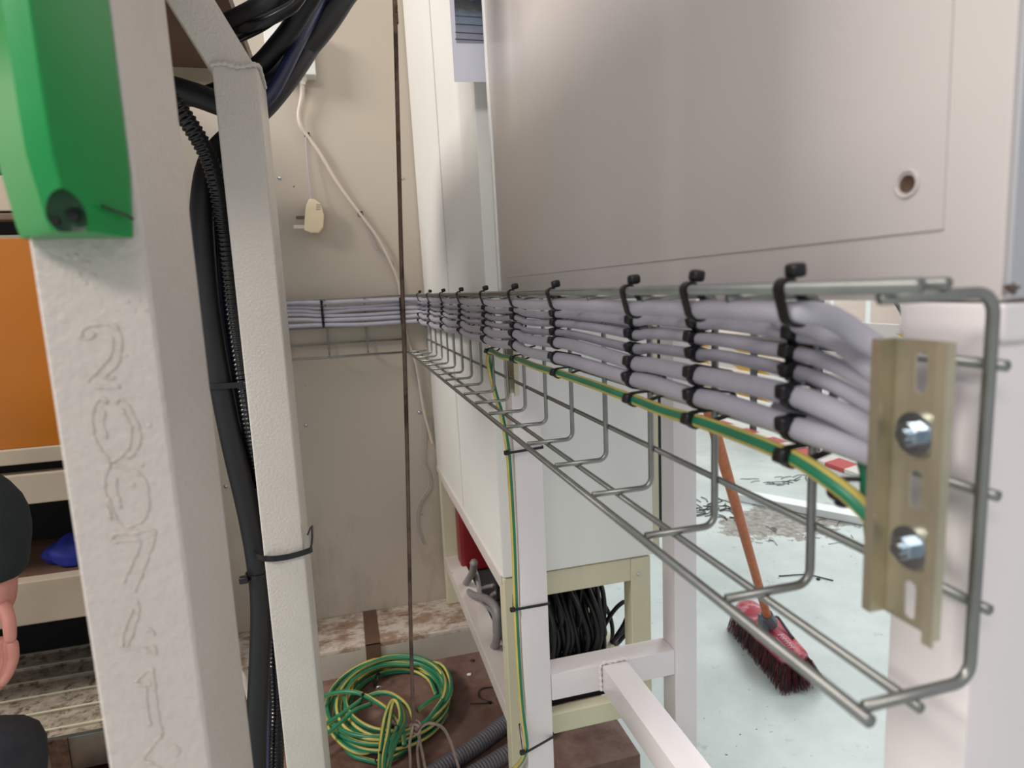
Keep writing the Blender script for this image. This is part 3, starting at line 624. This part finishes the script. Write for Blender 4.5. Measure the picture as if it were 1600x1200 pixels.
# ---------------------------------------------------------------- grey cables along the tray
cols = [(1243,(488,523,552,582,619,669)),(1090,(484,505,529,554,586,621)),(992,(482,502,523,545,568,593)),(870,(474,491,505,520,535,559)),(806,(472,484,496,509,522,539)),
        (760,(470,482,493,504,516,530)),(722,(469,479,487,496,506,517)),(694,(468,476,483,490,500,511)),(673,(467,474,480,487,495,506)),(657,(467,473,479,486,492,501))]
XR = (.2045,.2440,.2440,.2435,.2330,.2310); RAD = (.0056, .0044, .0043, .0043, .0062, .0064)
near = [((1285,491),(1320,508),(1372,545)), ((1285,528),(1320,543),(1372,572)), ((1285,563),(1320,578),(1372,606)), ((1285,594),(1320,611),(1372,640)), ((1285,634),(1320,650),(1372,677)), ((1285,682),(1320,694),(1372,712))]
names = ['topmost','second','third','fourth','fifth','lowest']
XZ = {}
for r in range(6):
    tp = [aX(c[0], c[1][r], XR[r]) for c in cols]
    for p in tp: p.z = min(p.z, TZ1-.001-RAD[r]) if r == 0 else p.z
    P = []
    xe = (.2365,.2405,.242,.242,.2365,.2365)[r]; e = [aX(x, y, XR[r]+(xe-XR[r])*f_) for (x, y), f_ in zip(near[r], (.3,.65,1))]
    e.append(e[2]+Vector((.001,-.012,-.002)))
    P += e[::-1]
    for i in range(len(tp)):
        P.append(tp[i])
        if i < len(tp)-1:
            a, b_ = tp[i], tp[i+1]; L_ = (b_-a).length
            thick = r in (0,4,5)
            sg = (-.0034 if i >= 5 else -.003 if i >= 3 else .0012) * (1 if r > 0 else .5)
            P.append(a.lerp(b_, .28)+Vector((-.001 if thick else .0, 0, sg*.7+random.uniform(-.0006,.0006))))
            P.append(a.lerp(b_, .72)+Vector((-.001 if thick else 0, 0, sg*1.25+random.uniform(-.0006,.0006))))
    wy = 2.058 - (.236-max(XR[r],.23))*.6
    zk = aY(628, (468,474,481,488,495,503)[r], wy).z; z5 = aY(503, (473,481.5,488,493.5,500.5,508)[r], wy).z; z4 = aY(452, (473,480,486,492,500,510)[r], wy).z
    P += [Vector((XR[r]-.002, 1.99, (tp[-1].z+zk)/2)), Vector((.198 if r == 0 else .205, wy-(.012 if r == 0 else .006), zk)), Vector((aY(626,480,wy).x, wy, zk))]
    x5 = aY(503,480,wy).x; P += [Vector(((x5+.18)/2, wy, (zk+z5)/2+random.uniform(-.003,.003))), Vector((x5, wy, z5)), Vector((aY(452,480,wy).x, wy, z4)), Vector((-.4, wy, z4)), Vector((-.65, wy, z4))]
    bm = new(); rr_ = RAD[r]; tube(bm, smooth_path(P, .006), rr_, 16, rfun=lambda i,s,k,g,rr_=rr_: rr_ + (.0012 if s > 1.8 and rr_ < .006 else 0))
    o = mk('grey_cable', bm, 'grey_cable', smooth=True); tag(o, names[r]+' of the six grey cables strapped along the wire tray', 'cable', 'grey cables in the tray')
    XZ[r] = (tp, wy, zk, z5)
# extra doubled ends near the bracket
for nm, q, X, r_ in (('upper', ((1215,500),(1245,506),(1285,520),(1325,545),(1372,585)), .2405, .0052), ('lower', ((1215,640),(1245,652),(1290,672),(1330,688),(1372,700)), .2395, .0058)):
    P = [aX(x,y,X) for x, y in q]; P.append(P[-1]+Vector((.001,-.010,-.002)))
    cable('grey_cable', P, r_, 'grey_cable', nm+' of the two short grey cable ends tucked behind others at the slotted bracket', 'cable', 'short grey cable ends', seg=14)
rown = ['nearest','second nearest','third','fourth','fifth','sixth','seventh','eighth','ninth','farthest']
for ci in range(len(cols)):
    for r in range(6):
        p = XZ[r][0][ci]; X, z, rad = p.x, p.z, RAD[r]
        lab = 'black tie on the %s grey cable, %s upright row of ties' % (names[r], rown[ci])
        hr = random.uniform(-.35,.35)
        if r == 0:
            tie([(X,z,rad),(TX0,TZ1+.0045,.0034)], 'XZ', p.y, (TX0+.005,TZ1+.0125), lab, 'ties along the tray', .006, (.008,.008,.007), hrot=hr)
        else:
            tie([(X,z,rad),(TX1+.001,z-.001,.0015)], 'XZ', p.y+random.uniform(-.002,.002), (X-rad*.72-.002, z+rad*.45), lab, 'ties along the tray', .006, (.0085,.0085,.0085), hrot=hr)
for j, px in enumerate((626,503)):
    for r in range(6):
        wy = XZ[r][1]; z = XZ[r][2+j]; x = aY(px,480,wy).x
        tie([(wy,z,.0063)], 'YZ', x, (wy-.007, z+.003), 'black tie on the %s grey cable of the wall run, %s' % (names[r], ['behind the wire rope','left of the wire rope'][j]), 'ties on the back wall run', .007, (.009,.006,.007))
# ---------------------------------------------------------------- earth cable
ea = [(1380,832,.232),(1345,790,.229),(1305,757,.227),(1243,717,.2265),(1165,684,.226),(1088,657,.2265),(1040,643,.227),(990,624,.228),(930,602,.2295),(872,583,.231),(838,573,.233),(806,561,.235),(784,557,.237),(768,549,.24),(763,556,.243),(766,580,.25),(774,615,.257),(784,650,.262),(793,700,.265),(797,750,.266),(800,800,.2665),(803,860,.267),(806,948,.2675),(810,1030,.268),(815,1100,.268),(821,1150,.268),(822,1170,.268),(814,1190,.265),(795,1208,.258),(770,1225,.25)]
def stripe(w): return lambda k, s: 1 if (k % 8) in w else 0
bm = new(); sp = smooth_path([aX(*q) for q in ea], .004); tube(bm, sp, .0045, 16, mfun=lambda k, s: 1 if k in (14,15,0,1,7,8,9,10) else 0, twist=.25)
o = mk('earth_cable', bm, ['green','yellow'], smooth=True); tag(o, 'green and yellow striped earth cable along the tray underside, dropping down the white leg', 'cable')
bm = new(); sp = smooth_path([aX(x,y,.244) for x, y in ((1345,700),(1356,735),(1358,775),(1362,815),(1366,850))], .004); tube(bm, sp, .0041, 16, mfun=lambda k, s: 1 if k in (9,10,11,12) else 0)
o = mk('earth_cable', bm, ['green','yellow'], smooth=True); tag(o, 'short green and yellow cable end behind the slotted bracket', 'cable')
for i, (x, y, X) in enumerate(((1235,714,.2265),(1085,656,.2265),(990,624,.228),(872,583,.231),(806,561,.235),(765,549,.241))):
    p = aX(x, y, X)
    tie([(X,p.z,.0045),(TX1+.001,p.z+.004,.0015)], 'XZ', p.y, (X-.005,p.z+.001), 'black tie on the striped earth cable, %s upright row of ties' % rown[i], 'ties on the earth cable', .005, (.0085,.0085,.0085), hrot=.3)
p = aX(1312,765,.23); tie([(p.x,p.z,.0045),(TX1,p.z,.0015)], 'XZ', p.y, (p.x+.002,p.z-.006), 'black tie under the striped earth cable just left of the slotted bracket', 'ties on the earth cable', .0045, (.007,.007,.006))
for i, (x, y) in enumerate(((797,706),(806,950),(821,1172))):
    p = aX(x, y, .266); c4 = [(LX,LY,.0008),(LX+.052,LY,.0008),(LX,LY+.05,.0008),(LX+.052,LY+.05,.0008)]
    tie([(p.x,p.y,.0046)]+c4, 'XY', p.z, (p.x-.007,p.y-.004), 'black tie holding the earth cable to the white leg, '+['uppermost of three','middle of three','lowest of three'][i], 'ties round the white leg', .0045, (.010,.008,.008))
# ---------------------------------------------------------------- earth wire coil on the deck
random.seed(11)
cz = .108
cc = aZ(612,1102,.1); cc = Vector((cc.x, cc.y, 0))
pl = []; NL = 10
e0, e1 = aZ(512,1100,.12), aZ(712,1085,.12); rx = (e1-e0).length/2
ef, eb = aZ(620,1178,.12), aZ(640,1028,.12); ry = abs(eb.y-ef.y)/2
cc = Vector(((e0.x+e1.x)/2, (eb.y+ef.y)/2, 0))
for i in range(NL*12):
    a = 2*math.pi*i/12; l = i/12
    k = .72+.28*((l*.37)%1); dx, dy = .012*math.sin(l*2.3), .014*math.cos(l*1.7)
    pl.append(Vector((cc.x+dx+(rx-.005)*k*math.cos(a), cc.y+dy+(ry-.005)*k*math.sin(a), cz+.0095*(l*.55+ .8*math.sin(l*2+a)))))
pl = [Vector((p.x,p.y,max(p.z,.1055))) for p in pl]
t = thing('earth_wire_coil', (cc.x,cc.y,.1), 'coil of green and yellow striped earth wire lying on the brown deck', 'wire coil')
bm = new(); tube(bm, smooth_path(pl, .008), .006, 12, mfun=lambda k, s: 1 if k in (2,3,8,9) else 0, twist=7); part('coiled_wire', bm, ['green','yellow'], t, smooth=True)
def zz(L): return [aZ(x, y, z) for x, y, z in L]
loops = [ [(470,1110,.17),(515,1085,.175),(555,1082,.178),(590,1098,.178),(612,1115,.175),(628,1140,.17),(632,1165,.16)],
          [(480,1150,.15),(515,1128,.155),(548,1106,.165),(575,1088,.17),(605,1083,.175),(632,1098,.172),(645,1120,.168),(652,1150,.155)],
          [(485,1165,.15),(520,1140,.155),(552,1112,.165),(580,1100,.16)],
          [(596,1250,.18),(594,1200,.18),(596,1160,.18),(602,1120,.19),(612,1096,.19),(622,1100,.19),(626,1125,.185),(612,1160,.18),(600,1205,.18),(598,1250,.18)],
          [(604,1250,.185),(600,1190,.185),(606,1150,.185),(611,1110,.19),(617,1096,.185),(628,1108,.18),(632,1130,.175),(618,1160,.175),(606,1200,.175),(604,1250,.17)],
          [(530,1130,.11),(533,1155,.11),(548,1178,.11),(575,1188,.11),(600,1190,.115),(630,1175,.11),(660,1152,.11),(690,1120,.11)],
          [(652,1112,.14),(668,1098,.15),(688,1088,.15),(690,1100,.14),(680,1118,.13),(665,1132,.12)] ]
for q in loops:
    bm = new(); tube(bm, smooth_path(zz(q), .006), .006, 12, mfun=lambda k, s: 1 if k in (2,3,8,9) else 0, twist=6); part('loose_loop', bm, ['green','yellow'], t, smooth=True)
bm = new(); c = aZ(592,1076,.175); tube(bm, [c+Vector((.0065*math.cos(a*math.pi/10), -.002*math.sin(a*math.pi/10), .0075*math.sin(a*math.pi/10))) for a in range(20)], .0022, 8, closed=True)
cyl(bm, c+Vector((0,0,-.008)), c+Vector((-.003,0,-.022)), .0035); part('ring_terminal', bm, 'ring', t, smooth=True)
for i, (x, y, z, r, ax) in enumerate(((588,1062,.125,.018,(0)),(564,1094,.168,.014,1),(614,1140,.185,.014,2),(596,1184,.182,.014,2))):
    c = aZ(x, y, z); pth = [c+Vector((r*.45*math.sin(a*math.pi/12), r*(1.0 if ax == 0 else .5)*math.cos(a*math.pi/12), r*math.sin(a*math.pi/12))) if ax < 2 else c+Vector((r*math.cos(a*math.pi/12), r*math.sin(a*math.pi/12), .003*math.cos(a*math.pi/12))) for a in range(24)]
    bm = new(); tube(bm, pth, .0018, 6, closed=True); box(bm, pth[6]-Vector((.004,.004,.004)), pth[6]+Vector((.004,.004,.004)))
    tag(mk('cable_tie', bm, 'black'), 'small black tie on the earth wire coil, '+['at its rear left rim','on the loops crossing its left side','upper one on the strands looping forward','lower one on the strands looping forward'][i], 'cable tie', 'ties on the earth wire coil')
# grey conduits and loose tie on deck
for i, q in enumerate(([(640,1235,.125),(690,1200,.125),(740,1168,.125),(785,1135,.125),(830,1105,.125),(880,1075,.125)], [(690,1240,.12),(735,1212,.12),(775,1188,.12),(812,1165,.12),(850,1140,.12),(890,1115,.12)])):
    cable('grey_conduit', zz(q), .018, 'conduit_grey', ['upper','lower'][i]+' of two grey corrugated conduits lying on the deck by the cabinet base', 'conduit', 'grey corrugated conduits on the deck', rf=corr(.0085,.004,.0185 if i == 0 else .0165), step=.0018, seg=16)
bm = new(); tube(bm, smooth_path(zz([(735,1099,.103),(752,1099,.103),(768,1097,.104),(758,1094,.104),(748,1088,.104),(750,1078,.104),(765,1074,.103),(785,1076,.103)]), .004), .0017, 8); box(bm, aZ(766,1099,.1015)-Vector((.004,.003,0)), aZ(766,1099,.1015)+Vector((.004,.003,.006)))
tag(mk('cable_tie', bm, 'black'), 'loose curled black tie on the brown deck right of the coil', 'cable tie')
for i, (x, y, m_) in enumerate(((733,1055,'trunking'),(738,1033,'black'),(547,1055,'dark'),(528,1073,'dark'))):
    c = aZ(x, y, .101); bm = new(); bmesh.ops.create_icosphere(bm, subdivisions=2, radius=.006, matrix=Matrix.Translation(c+Vector((0,0,.002))) @ Matrix.Diagonal((1.2,.8,.5,1)))
    for v in bm.verts: v.co += Vector((random.uniform(-1,1),random.uniform(-1,1),random.uniform(0,1)))*.0015
    tag(mk('debris_crumb', bm, m_), ['white paper crumb on the deck right of the coil','small black crumb on the deck by the step end','dark crumb at the foot of the step left of its strap','dark chip on the deck just left of the coil rim'][i], 'debris')
# ---------------------------------------------------------------- broom
bc = Vector((1.285,1.70,0))
t = thing('broom', bc, 'long broom with a worn red head and orange wooden handle leaning by the white stand', 'broom')
yaw = Matrix.Rotation(math.radians(-9), 3, 'Z'); tl = Matrix.Rotation(math.radians(-10), 3, 'Y')
def bl(v): return bc+Vector((0,0,.085)) + yaw @ (tl @ Vector(v))
bm = new(); K = 17; Lh = .188; ringsB = []
for i in range(K):
    u = -1+2*i/(K-1); wv = .049*(1-.12*abs(u)**2)*(math.sqrt(max(.0,1-abs(u)**14))*.92+.08)+.006*math.exp(-(u/.3)**2); hgt = .030+.016*math.exp(-(u/.22)**2)
    ringsB.append([bm.verts.new(bl((x*wv, u*Lh, z))) for x, z in ((-1,0),(-1,hgt*.45),(-.78,hgt*.8),(-.35,hgt),(.35,hgt),(.78,hgt*.8),(1,hgt*.45),(1,0))])
for i in range(K-1):
    for k in range(8): f = bm.faces.new((ringsB[i][k], ringsB[i+1][k], ringsB[i+1][(k+1)%8], ringsB[i][(k+1)%8])); f.smooth = True
bm.faces.new(ringsB[0]); bm.faces.new(ringsB[-1][::-1]); bmesh.ops.recalc_face_normals(bm, faces=bm.faces)
hd = part('head', bm, 'broom_red', t)
bm = new(); random.seed(5)
for i in range(2600):
    x = random.uniform(-.043,.043); y = random.uniform(-.183,.183); d = Vector((x*.75+random.uniform(-.006,.006)-.002, random.uniform(-.012,.012)+(y*.09), -.072-random.uniform(0,.012)))
    a = bl((x,y,.002)); b_ = bl((x+d.x, y+d.y, d.z)); b_.z = max(b_.z, .001); s = .0011
    vs = [bm.verts.new(a+Vector(q)*s) for q in ((1,0,0),(-.5,.87,0),(-.5,-.87,0))]; v2 = [bm.verts.new(b_+Vector(q)*s*.6) for q in ((1,0,0),(-.5,.87,0),(-.5,-.87,0))]
    mi = 1 if random.random() < .35 else 0
    for k in range(3): f = bm.faces.new((vs[k], vs[(k+1)%3], v2[(k+1)%3], v2[k])); f.material_index = mi
br = part('bristles', bm, ['bristle','bristle_red'], t); br['kind'] = 'stuff'
h0 = bl((.0,-.02,.035)); h1 = aY(1104,628,1.17); dirh = (h1-h0).normalized()
bm = new(); cyl(bm, h0-dirh*.02, h1, .0128, .0128, 24); part('handle', bm, 'orange_wood', t, smooth=True, ang=40)
bm = new(); side = dirh.cross(Vector((0,1,0))).normalized(); q = h0+dirh*.055
cyl(bm, q-dirh*.025, q+dirh*.04, .026, .018, 20); box(bm, q+Vector((-.03,-.012,-.035)), q+Vector((-.008,.012,.02)))
part('socket', bm, 'socket', t, smooth=True, ang=40)
bm = new(); tube(bm, smooth_path([q+Vector((.012,0,.0)), bl((.03,-.02,.06)), bl((.036,-.06,.035)), bl((.034,-.1,.03))], .005), .004, 8); part('brace_rod', bm, 'barrier_post', t, smooth=True)
bm = new()
for j, (yo, h_) in enumerate(((-.07,.008),(-.083,.006),(-.094,.007),(-.106,.006),(-.118,.007),(-.13,.006),(-.142,.006))):
    cxl = .004; a = bl((cxl-h_*.8,yo,.0335)); b_ = bl((cxl+h_,yo-.004,.0335)); c_ = bl((cxl+h_*.3,yo-.009,.0335)); tube(bm, smooth_path([a,b_,c_], .002), .0008, 6)
tube(bm, smooth_path([bl((-.012,-.08,.0335)), bl((-.013,-.11,.0335)), bl((-.012,-.135,.0335))], .004), .0007, 6)
part('head_script', bm, 'trunking', hd, label='faded white handwriting style script')
# ---------------------------------------------------------------- floor items in the hall
def fp(x, y, z=0): return aZ(x, y, z)
a, b_ = fp(1138,781), fp(1420,835); c2_, d2_ = fp(1122,765), fp(1420,800)
t = thing('trunking_lid', a, 'length of white plastic trunking lying flat on the pale floor behind the broom', 'trunking')
u = (b_-a).normalized(); nn = Vector((-u.y,u.x,0)); Lt = .85; w_ = .10
bm = new(); prism(bm, [a+Vector((0,0,.002)), a+u*Lt+Vector((0,0,.002)), a+u*Lt+nn*w_+Vector((0,0,.002)), a+nn*w_+Vector((0,0,.002))], (0,0,.04)); bevel(bm, .002, 1); part('channel', bm, 'trunking', t)
random.seed(21)
def offcut(p, L_, a_, cur, label, group, r=.0016):
    d = Vector((math.cos(a_), math.sin(a_), 0)); n_ = Vector((-d.y, d.x, 0)); bm = new()
    tube(bm, smooth_path([p-d*L_/2+Vector((0,0,.002)), p+n_*cur+Vector((0,0,.003+abs(cur)*.2)), p+d*L_/2+Vector((0,0,.002))], .01), r, 6)
    tag(mk('cable_tie_offcut', bm, 'black'), label, 'debris', group)
for i in range(46):
    p = fp(random.gauss(1112,22), random.gauss(797,9)); offcut(p, random.uniform(.03,.12), random.uniform(0,3.14), random.uniform(-.02,.02), 'snipped black tie end in the pile at the left end of the white trunking', 'tie offcuts piled by the trunking', .0026)
for i in range(14):
    p = fp(random.uniform(1150,1340), random.uniform(812,850)); offcut(p, random.uniform(.03,.09), random.uniform(0,3.14), random.uniform(-.01,.01), 'snipped black tie end on the dirty floor patch in front of the trunking', 'tie offcuts on the dirty patch', .0013)
for i in range(9):
    p = fp(random.uniform(1150,1225), random.uniform(745,760)); offcut(p, random.uniform(.05,.14), random.uniform(-.6,.3), random.uniform(-.01,.01), 'snipped black tie end on the floor between trunking and red striped kerb', 'tie offcuts beyond the trunking', .0018)
for i in range(8):
    p = fp(random.uniform(1228,1262), random.uniform(742,756)); offcut(p, random.uniform(.05,.12), random.uniform(-1,1), random.uniform(-.015,.015), 'snipped black tie end clustered on the floor right of the handle, below the red kerb', 'tie offcuts right of the handle', .0022)
a, b_ = fp(1217,901), fp(1302,908)
t = thing('cable_tie', a, 'single long black tie lying on the pale floor right of the broom handle', 'cable tie')
bm = new(); tube(bm, smooth_path([a+Vector((0,0,.003)), a.lerp(b_,.5)+Vector((.02,.02,.006)), b_+Vector((0,0,.003))], .01), .0028, 8); part('strap', bm, 'black', t)
q = a.lerp(b_, .73); part('head', B(q+Vector((-.006,-.005,.0)), q+Vector((.006,.005,.009)), .001), 'black', t)
# red/white kerb strip, along Y at x = 3.02
def striped(name, x0, x1, y0, y1, z0, z1, ma, mb, pitch, skew, parent):
    bm = new(); y = y0; i = 0; done = 0
    while y < y1:
        ye = min(y+pitch, y1); prism(bm, [Vector((x0,y,z0)), Vector((x0,ye,z0)), Vector((x0,ye+skew,z1)), Vector((x0,y+skew,z1))] if z1-z0 > .03 else [Vector((x0,y,z0)), Vector((x0,ye,z0)), Vector((x1,ye+skew,z0)), Vector((x1,y+skew,z0))], (x1-x0,0,0) if z1-z0 > .03 else (0,0,z1-z0))
        bm.faces.ensure_lookup_table()
        for f in bm.faces[done:]: f.material_index = i % 2
        done = len(bm.faces)
        y = ye; i += 1
    return part(name, bm, [ma, mb], parent)
t = thing('floor_kerb', (3.05,3.8,0), 'low red and white striped kerb strip along the floor under the barrier', 'kerb')
striped('striped_board', 3.0, 3.16, 1.9, 5.1, .001, .028, 'hz_red', 'hz_white', .17, .05, t)
t = thing('barrier', (3.3,3.8,0), 'barrier of white slats with yellow stripes on grey posts, seen through the cables', 'barrier')
for y in (4.5,3.77,2.98,2.2): part('post', B((3.2,y-.02,.0), (3.24,y+.02,1.25)), 'barrier_post', t)
for (z, h_) in ((.26,.10),(.48,.09),(.63,.09),(.84,.09)):
    striped('slat', 3.245, 3.265, 1.8, 5.4, z, z+h_*.42, 'hz_yellow', 'hz_white', .42, .1, t)
    part('slat', B((3.245,1.8,z+h_*.42), (3.265,5.4,z+h_)), 'hz_white', t)
bm = new(); tube(bm, [Vector((3.19,3.15,1.12)), Vector((3.19,2.9,.80))], .012, 8); part('stay', bm, 'barrier_post', t)
t = thing('wall_pipes', (4.2,5.8,0), 'row of white upright pipes with a rail against the pale far wall', 'pipes')
for k in range(9): bm = new(); cyl(bm, (3.6+k*.55,6.6,0), (3.6+k*.55,6.6,2.0), .035, None, 12); part('pipe', bm, 'trunking', t, smooth=True, ang=40)
bm = new(); cyl(bm, (3.4,6.6,.98), (8.2,6.6,.98), .02, None, 10); part('rail', bm, 'hz_yellow', t)
# ---------------------------------------------------------------- crouching person, mostly out of frame
def skin_mesh(name, verts, edges, m, parent, sub=2, root=0):
    me = bpy.data.meshes.new(name); org = parent.location if parent else Vector((0,0,0))
    me.from_pydata([Vector(v[0])-org for v in verts], edges, []); o = bpy.data.objects.new(name, me); COL.objects.link(o)
    if parent: o.parent = parent
    sk = o.modifiers.new('skin', 'SKIN'); lay = me.skin_vertices[0].data
    for i, v in enumerate(verts): lay[i].radius = (v[1], v[1] if len(v) < 3 else v[2]); lay[i].use_root = (i == root)
    sk.use_smooth_shade = True; ss = o.modifiers.new('sub', 'SUBSURF'); ss.levels = sub; ss.render_levels = sub
    bpy.context.view_layer.update(); ev = o.evaluated_get(bpy.context.evaluated_depsgraph_get()); nm = bpy.data.meshes.new_from_object(ev)
    o.modifiers.clear(); o.data = nm; nm.materials.clear()
    for q in mats(m): nm.materials.append(q)
    for p in nm.polygons: p.use_smooth = True
    return o
per = thing('person', (-.85,1.1,.0), 'person in dark jacket crouching at the left edge, bare hand above a dark knee', 'person')
wr = aY(2,915,1.14); el = aY(-8,800,1.17); sh = Vector((-.74,1.16,1.06))
kn = aY(58,1152,1.05)
pel = Vector((-.98,1.18,.42)); chest = Vector((-.86,1.17,.92)); nk = Vector((-.83,1.165,1.10)); hdv = Vector((-.80,1.16,1.24))
V = [(pel,.125,.11),(Vector((-.93,1.18,.66)),.12,.1),(chest,.14,.11),(nk,.055),(hdv-Vector((.005,0,.05)),.07),(hdv+Vector((0,0,.035)),.082),
     (sh,.055),(el,.036),(wr,.026,.022),(wr+Vector((-.008,-.004,-.05)),.038,.019),
     (Vector((-.92,1.02,.98)),.055),(Vector((-.86,.90,.78)),.042),(Vector((-.74,.92,.66)),.028),(Vector((-.68,.94,.64)),.034,.018),
     (Vector((-.93,1.13,.42)),.09),(kn+Vector((-.03,0,.0)),.06),(Vector((-.66,1.05,.12)),.04),(Vector((-.60,1.05,.045)),.035),(Vector((-.52,1.05,.035)),.03),
     (Vector((-.96,1.28,.40)),.09),(Vector((-.82,1.42,.16)),.06),(Vector((-1.1,1.44,.15)),.045),(Vector((-1.18,1.44,.145)),.03)]
E_ = [(0,1),(1,2),(2,3),(3,4),(4,5),(2,6),(6,7),(7,8),(8,9),(2,10),(10,11),(11,12),(12,13),(0,14),(14,15),(15,16),(16,17),(17,18),(0,19),(19,20),(20,21),(21,22)]
body = skin_mesh('body', V, E_, 'skin', per)
def fingers(w0, d0, side_, nrm_, name):
    for i in range(4):
        off = side_*(.0125*(1.5-i)); Lf = (.068,.076,.071,.056)[i]
        b0 = w0+d0*.035+off; p1 = b0+d0*Lf*.45+nrm_*.004; p2 = p1+d0*Lf*.3+nrm_*.012; p3 = p2+d0*Lf*.22+nrm_*.016
        skin_mesh(name, [(b0,.0095),(p1,.0088),(p2,.0080),(p3,.0068)], [(0,1),(1,2),(2,3)], 'skin', per)
    b0 = w0+side_*.026-d0*.02; p1 = b0+side_*.016+d0*.025+nrm_*.006; p2 = p1+d0*.03+nrm_*.006
    skin_mesh('thumb', [(w0+side_*.012-d0*.02,.012),(b0,.0115),(p1,.010),(p2,.0085)], [(0,1),(1,2),(2,3)], 'skin', per)
fingers(V[9][0], Vector((.12,-.05,-1)).normalized(), Vector((.75,-.66,.1)).normalized(), Vector((-.5,-.5,0)).normalized(), 'finger')
fingers(V[13][0], Vector((1,.2,-.25)).normalized(), Vector((0,1,.2)).normalized(), Vector((0,0,-1)), 'finger')
skin_mesh('jacket', [(Vector((-.955,1.18,.5)),.145,.13),(Vector((-.925,1.18,.68)),.14,.125),(chest,.16,.13),(nk-Vector((0,0,.03)),.07),(sh,.075),(el,.072,.066),(wr+Vector((-.008,.004,.05)),.056,.052),(wr+Vector((-.006,.0,.0)),.05,.044),(Vector((-.92,1.02,.98)),.075),(Vector((-.86,.90,.78)),.06),(Vector((-.775,.913,.69)),.045)],
   [(0,1),(1,2),(2,3),(2,4),(4,5),(5,6),(6,7),(2,8),(8,9),(9,10)], 'cloth', per)
skin_mesh('trousers', [(pel+Vector((0,0,.06)),.145,.13),(pel,.14,.13),(Vector((-.93,1.13,.42)),.11),(kn+Vector((-.03,0,0)),.078),(Vector((-.665,1.05,.28)),.068),(Vector((-.66,1.05,.13)),.06),(Vector((-.96,1.28,.40)),.11),(Vector((-.82,1.42,.165)),.08),(Vector((-1.08,1.44,.155)),.06)],
   [(0,1),(1,2),(2,3),(3,4),(4,5),(1,6),(6,7),(7,8)], 'trouser', per)
for q in (((Vector((-.68,1.05,.05)),.05,.045),(Vector((-.60,1.05,.045)),.045,.042),(Vector((-.50,1.05,.04)),.04,.036)), ((Vector((-1.09,1.44,.15)),.05,.045),(Vector((-1.2,1.44,.15)),.045,.045),(Vector((-1.22,1.44,.105)),.035,.03))):
    skin_mesh('boot', list(q), [(0,1),(1,2)], 'black_cable', per)
bm = new(); bmesh.ops.create_uvsphere(bm, u_segments=24, v_segments=16, radius=1, matrix=Matrix.Translation(hdv+Vector((-.012,.012,.045))) @ Matrix.Diagonal((.098,.09,.09,1)))
for v in bm.verts: v.co += Vector((math.sin(v.co.z*180+v.co.y*90),math.cos(v.co.x*170),math.sin(v.co.y*200)))*.002
bmesh.ops.delete(bm, geom=[v for v in bm.verts if v.co.z < hdv.z-.0 and v.co.x > hdv.x-.03], context='VERTS'); part('hair', bm, 'hair', per, smooth=True)
for s in (-1,1):
    bm = new(); bmesh.ops.create_uvsphere(bm, u_segments=12, v_segments=8, radius=1, matrix=Matrix.Translation(hdv+Vector((-.01,s*.085,.0))) @ Matrix.Diagonal((.016,.008,.028,1))); part('ear', bm, 'skin', per, smooth=True)
    bm = new(); bmesh.ops.create_uvsphere(bm, u_segments=12, v_segments=8, radius=.010, matrix=Matrix.Translation(hdv+Vector((.060,s*.028,.010)))); part('eye', bm, 'hair', per, smooth=True)
bm = new(); bmesh.ops.create_uvsphere(bm, u_segments=12, v_segments=8, radius=1, matrix=Matrix.Translation(hdv+Vector((.086,0,-.018))) @ Matrix.Diagonal((.018,.013,.024,1))); part('nose', bm, 'skin', per, smooth=True)
bm = new(); bmesh.ops.create_uvsphere(bm, u_segments=12, v_segments=8, radius=1, matrix=Matrix.Translation(hdv+Vector((.076,0,-.058))) @ Matrix.Diagonal((.008,.024,.006,1))); part('mouth', bm, 'red', per, smooth=True)
